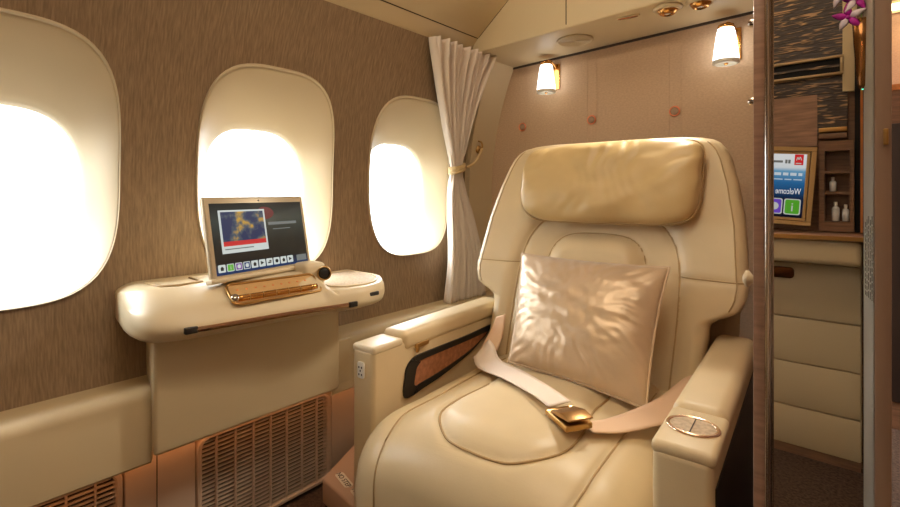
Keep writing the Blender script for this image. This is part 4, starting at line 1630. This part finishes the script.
# closet gap and the jamb at the aisle end of the front wall
ga = thing('closet', 'narrow closet gap, its shade painted dark, with an orange brown wood edge beside the cubby', 'closet', (-0.014, F, 0.73))
link('recess_shade', bx(-0.009, 0.0045, 0.0, 0.03, 0.0, 0.545), GAPSHADE, ga, smooth=False)  # solid dark strip paints the shade of the closet gap
link('wood_edge', bx(0.0045, 0.010, 0.0, 0.05, 0.0, 0.44), ORANGEW, ga, smooth=False)
bm = bmesh.new()
lathe(bm, [(0.003, 0.0), (0.003, 0.002), (0.0008, 0.0025)], 12, Matrix.Translation((0.010, 0.052, 0.432)) @ Matrix.Rotation(-PI / 2, 4, 'X'))
link('indicator', bm, GREENLED, ga)

jm = thing('door_jamb', 'pale grey printed door jamb at the aisle end of the front wall', 'door jamb', (0.0, ry(1.72), 0))
bm = bmesh.new()
prism(bm, [(-0.002, 0.0), (0.022, 0.17), (0.040, 0.17), (0.040, -0.23), (0.012, -0.23), (-0.002, -0.05)], 'z', 0.0, CEIL)
link('post', bm, GREYST, jm, smooth=False)
bm = bmesh.new()
for k in range(6):
    tpos = 0.03 + k * 0.022
    px_, py_ = -0.002 + 0.024 * tpos / 0.17, tpos
    z = 0.58
    while z < 0.775:
        L = random.uniform(0.008, 0.02)
        box(bm, px_ - 0.0015, px_ + 0.0004, py_ - 0.003, py_ + 0.003, z, z + L)
        z += L + 0.005
link('small_print', bm, INKG, jm, smooth=False)

# orchid in its wall vase on the jamb
va = thing('wall_vase', 'slim polished bronze wall vase on the door jamb', 'vase', (-0.006, ry(1.70), 1.13))
bm = bmesh.new()
lathe(bm, [(0.004, 0.0), (0.008, 0.01), (0.012, 0.05), (0.017, 0.12), (0.020, 0.185), (0.0175, 0.187), (0.014, 0.14), (0.001, 0.135)], 28)
link('vase_body', bm, mat('brown gold glaze', lin(150, 104, 60), 0.12, 0.8, bump=(20, 0.05, 0.001)), va)
bm = bmesh.new()
box(bm, -0.006, 0.010, -0.006, 0.006, 0.12, 0.14)
link('bracket', bm, CHROME, va, smooth=False)
orc = thing('orchid', 'magenta and white orchid spray standing in the bronze wall vase', 'flower', (-0.002, ry(1.70), 1.262))
bm = bmesh.new()
tube(bm, spline([(0, 0, 0.0), (-0.004, 0.005, 0.06), (-0.012, 0.01, 0.11), (-0.025, 0.012, 0.16)], 8), 0.0018, 8)
link('stem', bm, GREEN, orc)


def blossom(loc, rz, rx, sc):
    b = None
    bmw, bmm = bmesh.new(), bmesh.new()
    M = Matrix.Translation(loc) @ Matrix.Rotation(rz, 4, 'Z') @ Matrix.Rotation(rx, 4, 'X') @ Matrix.Scale(sc, 4)
    for k in range(5):
        a = math.radians(90 + 72 * k)
        dst = bmm if k in (0, 2, 4) else bmw
        secs = []
        for q in range(7):
            t = q / 6
            w = 0.0105 * math.sin(PI * min(1, 0.10 + 0.90 * t)) ** 0.8 * (1 - 0.45 * t) + 0.0006
            L = 0.003 + 0.036 * t
            y = -0.004 - 0.008 * math.sin(PI * t) + 0.006 * t
            c, s = math.cos(a), math.sin(a)
            secs.append([M @ Vector((c * L - s * e * w, y + 0.003 * e * e + th, s * L + c * e * w)) for e, th in ((-1, 0), (-.5, -.0006), (0, -.001), (.5, -.0006), (1, 0), (.5, .0008), (0, .001), (-.5, .0008))])
        loft(dst, secs)
    lathe(bmm, [(0.001, 0.0), (0.004, 0.003), (0.0055, 0.009), (0.003, 0.014), (0.0008, 0.015)], 14, M @ Matrix.Rotation(PI / 2, 4, 'X'))
    p = link('blossom', bmm, PETM, orc)
    link('white_petal', bmw, PETW, p)


for loc, rz, rx, sc in (((-0.030, 0.020, 0.062), PI + 0.2, 0.35, 1.0), ((-0.016, 0.030, 0.102), PI - 0.3, 0.0, 0.95), ((-0.044, 0.024, 0.125), PI + 0.4, 0.2, 1.0)):
    blossom(loc, rz, rx, sc)

# ------------------------------------------------------------ aisle beyond the door
t = thing('aisle_wall_light', 'warm glowing wall lamp panel far down the aisle', 'wall light', (0.20, 2.66, 1.60))
link('diffuser', bx(-0.20, 0.6, 0.0, 0.03, 0.0, 0.02), COVE, t, smooth=False)
link('hood', bx(-0.20, 0.6, 0.03, 0.045, -0.01, 0.04), TRIMP, t, smooth=False)
area('aisle_wall_glow', (0.2, -0.03, -0.02), 0.6, 2.5, (1.0, 0.66, 0.36), (math.radians(-25), 0, 0), sy=0.03, parent=t)
t = thing('aisle_cabinet', 'dark walnut cabinet at the far end of the aisle', 'cabinet', (0.40, 2.66, 0))
link('carcass', bx(-0.36, 0.5, -0.30, 0.0, 0.0, 1.22), WOODH, t, smooth=False)
link('cabinet_top', bx(-0.365, 0.505, -0.31, 0.0, 1.22, 1.24), ORANGEW, t, smooth=False)
link('cabinet_door', bx(-0.34, 0.06, -0.312, -0.30, 0.1, 1.1, 0.004), mat('dark stained wood', lin(40, 28, 22), 0.35, bump=(80, 0.1, 0.0005)), t, auto=40)
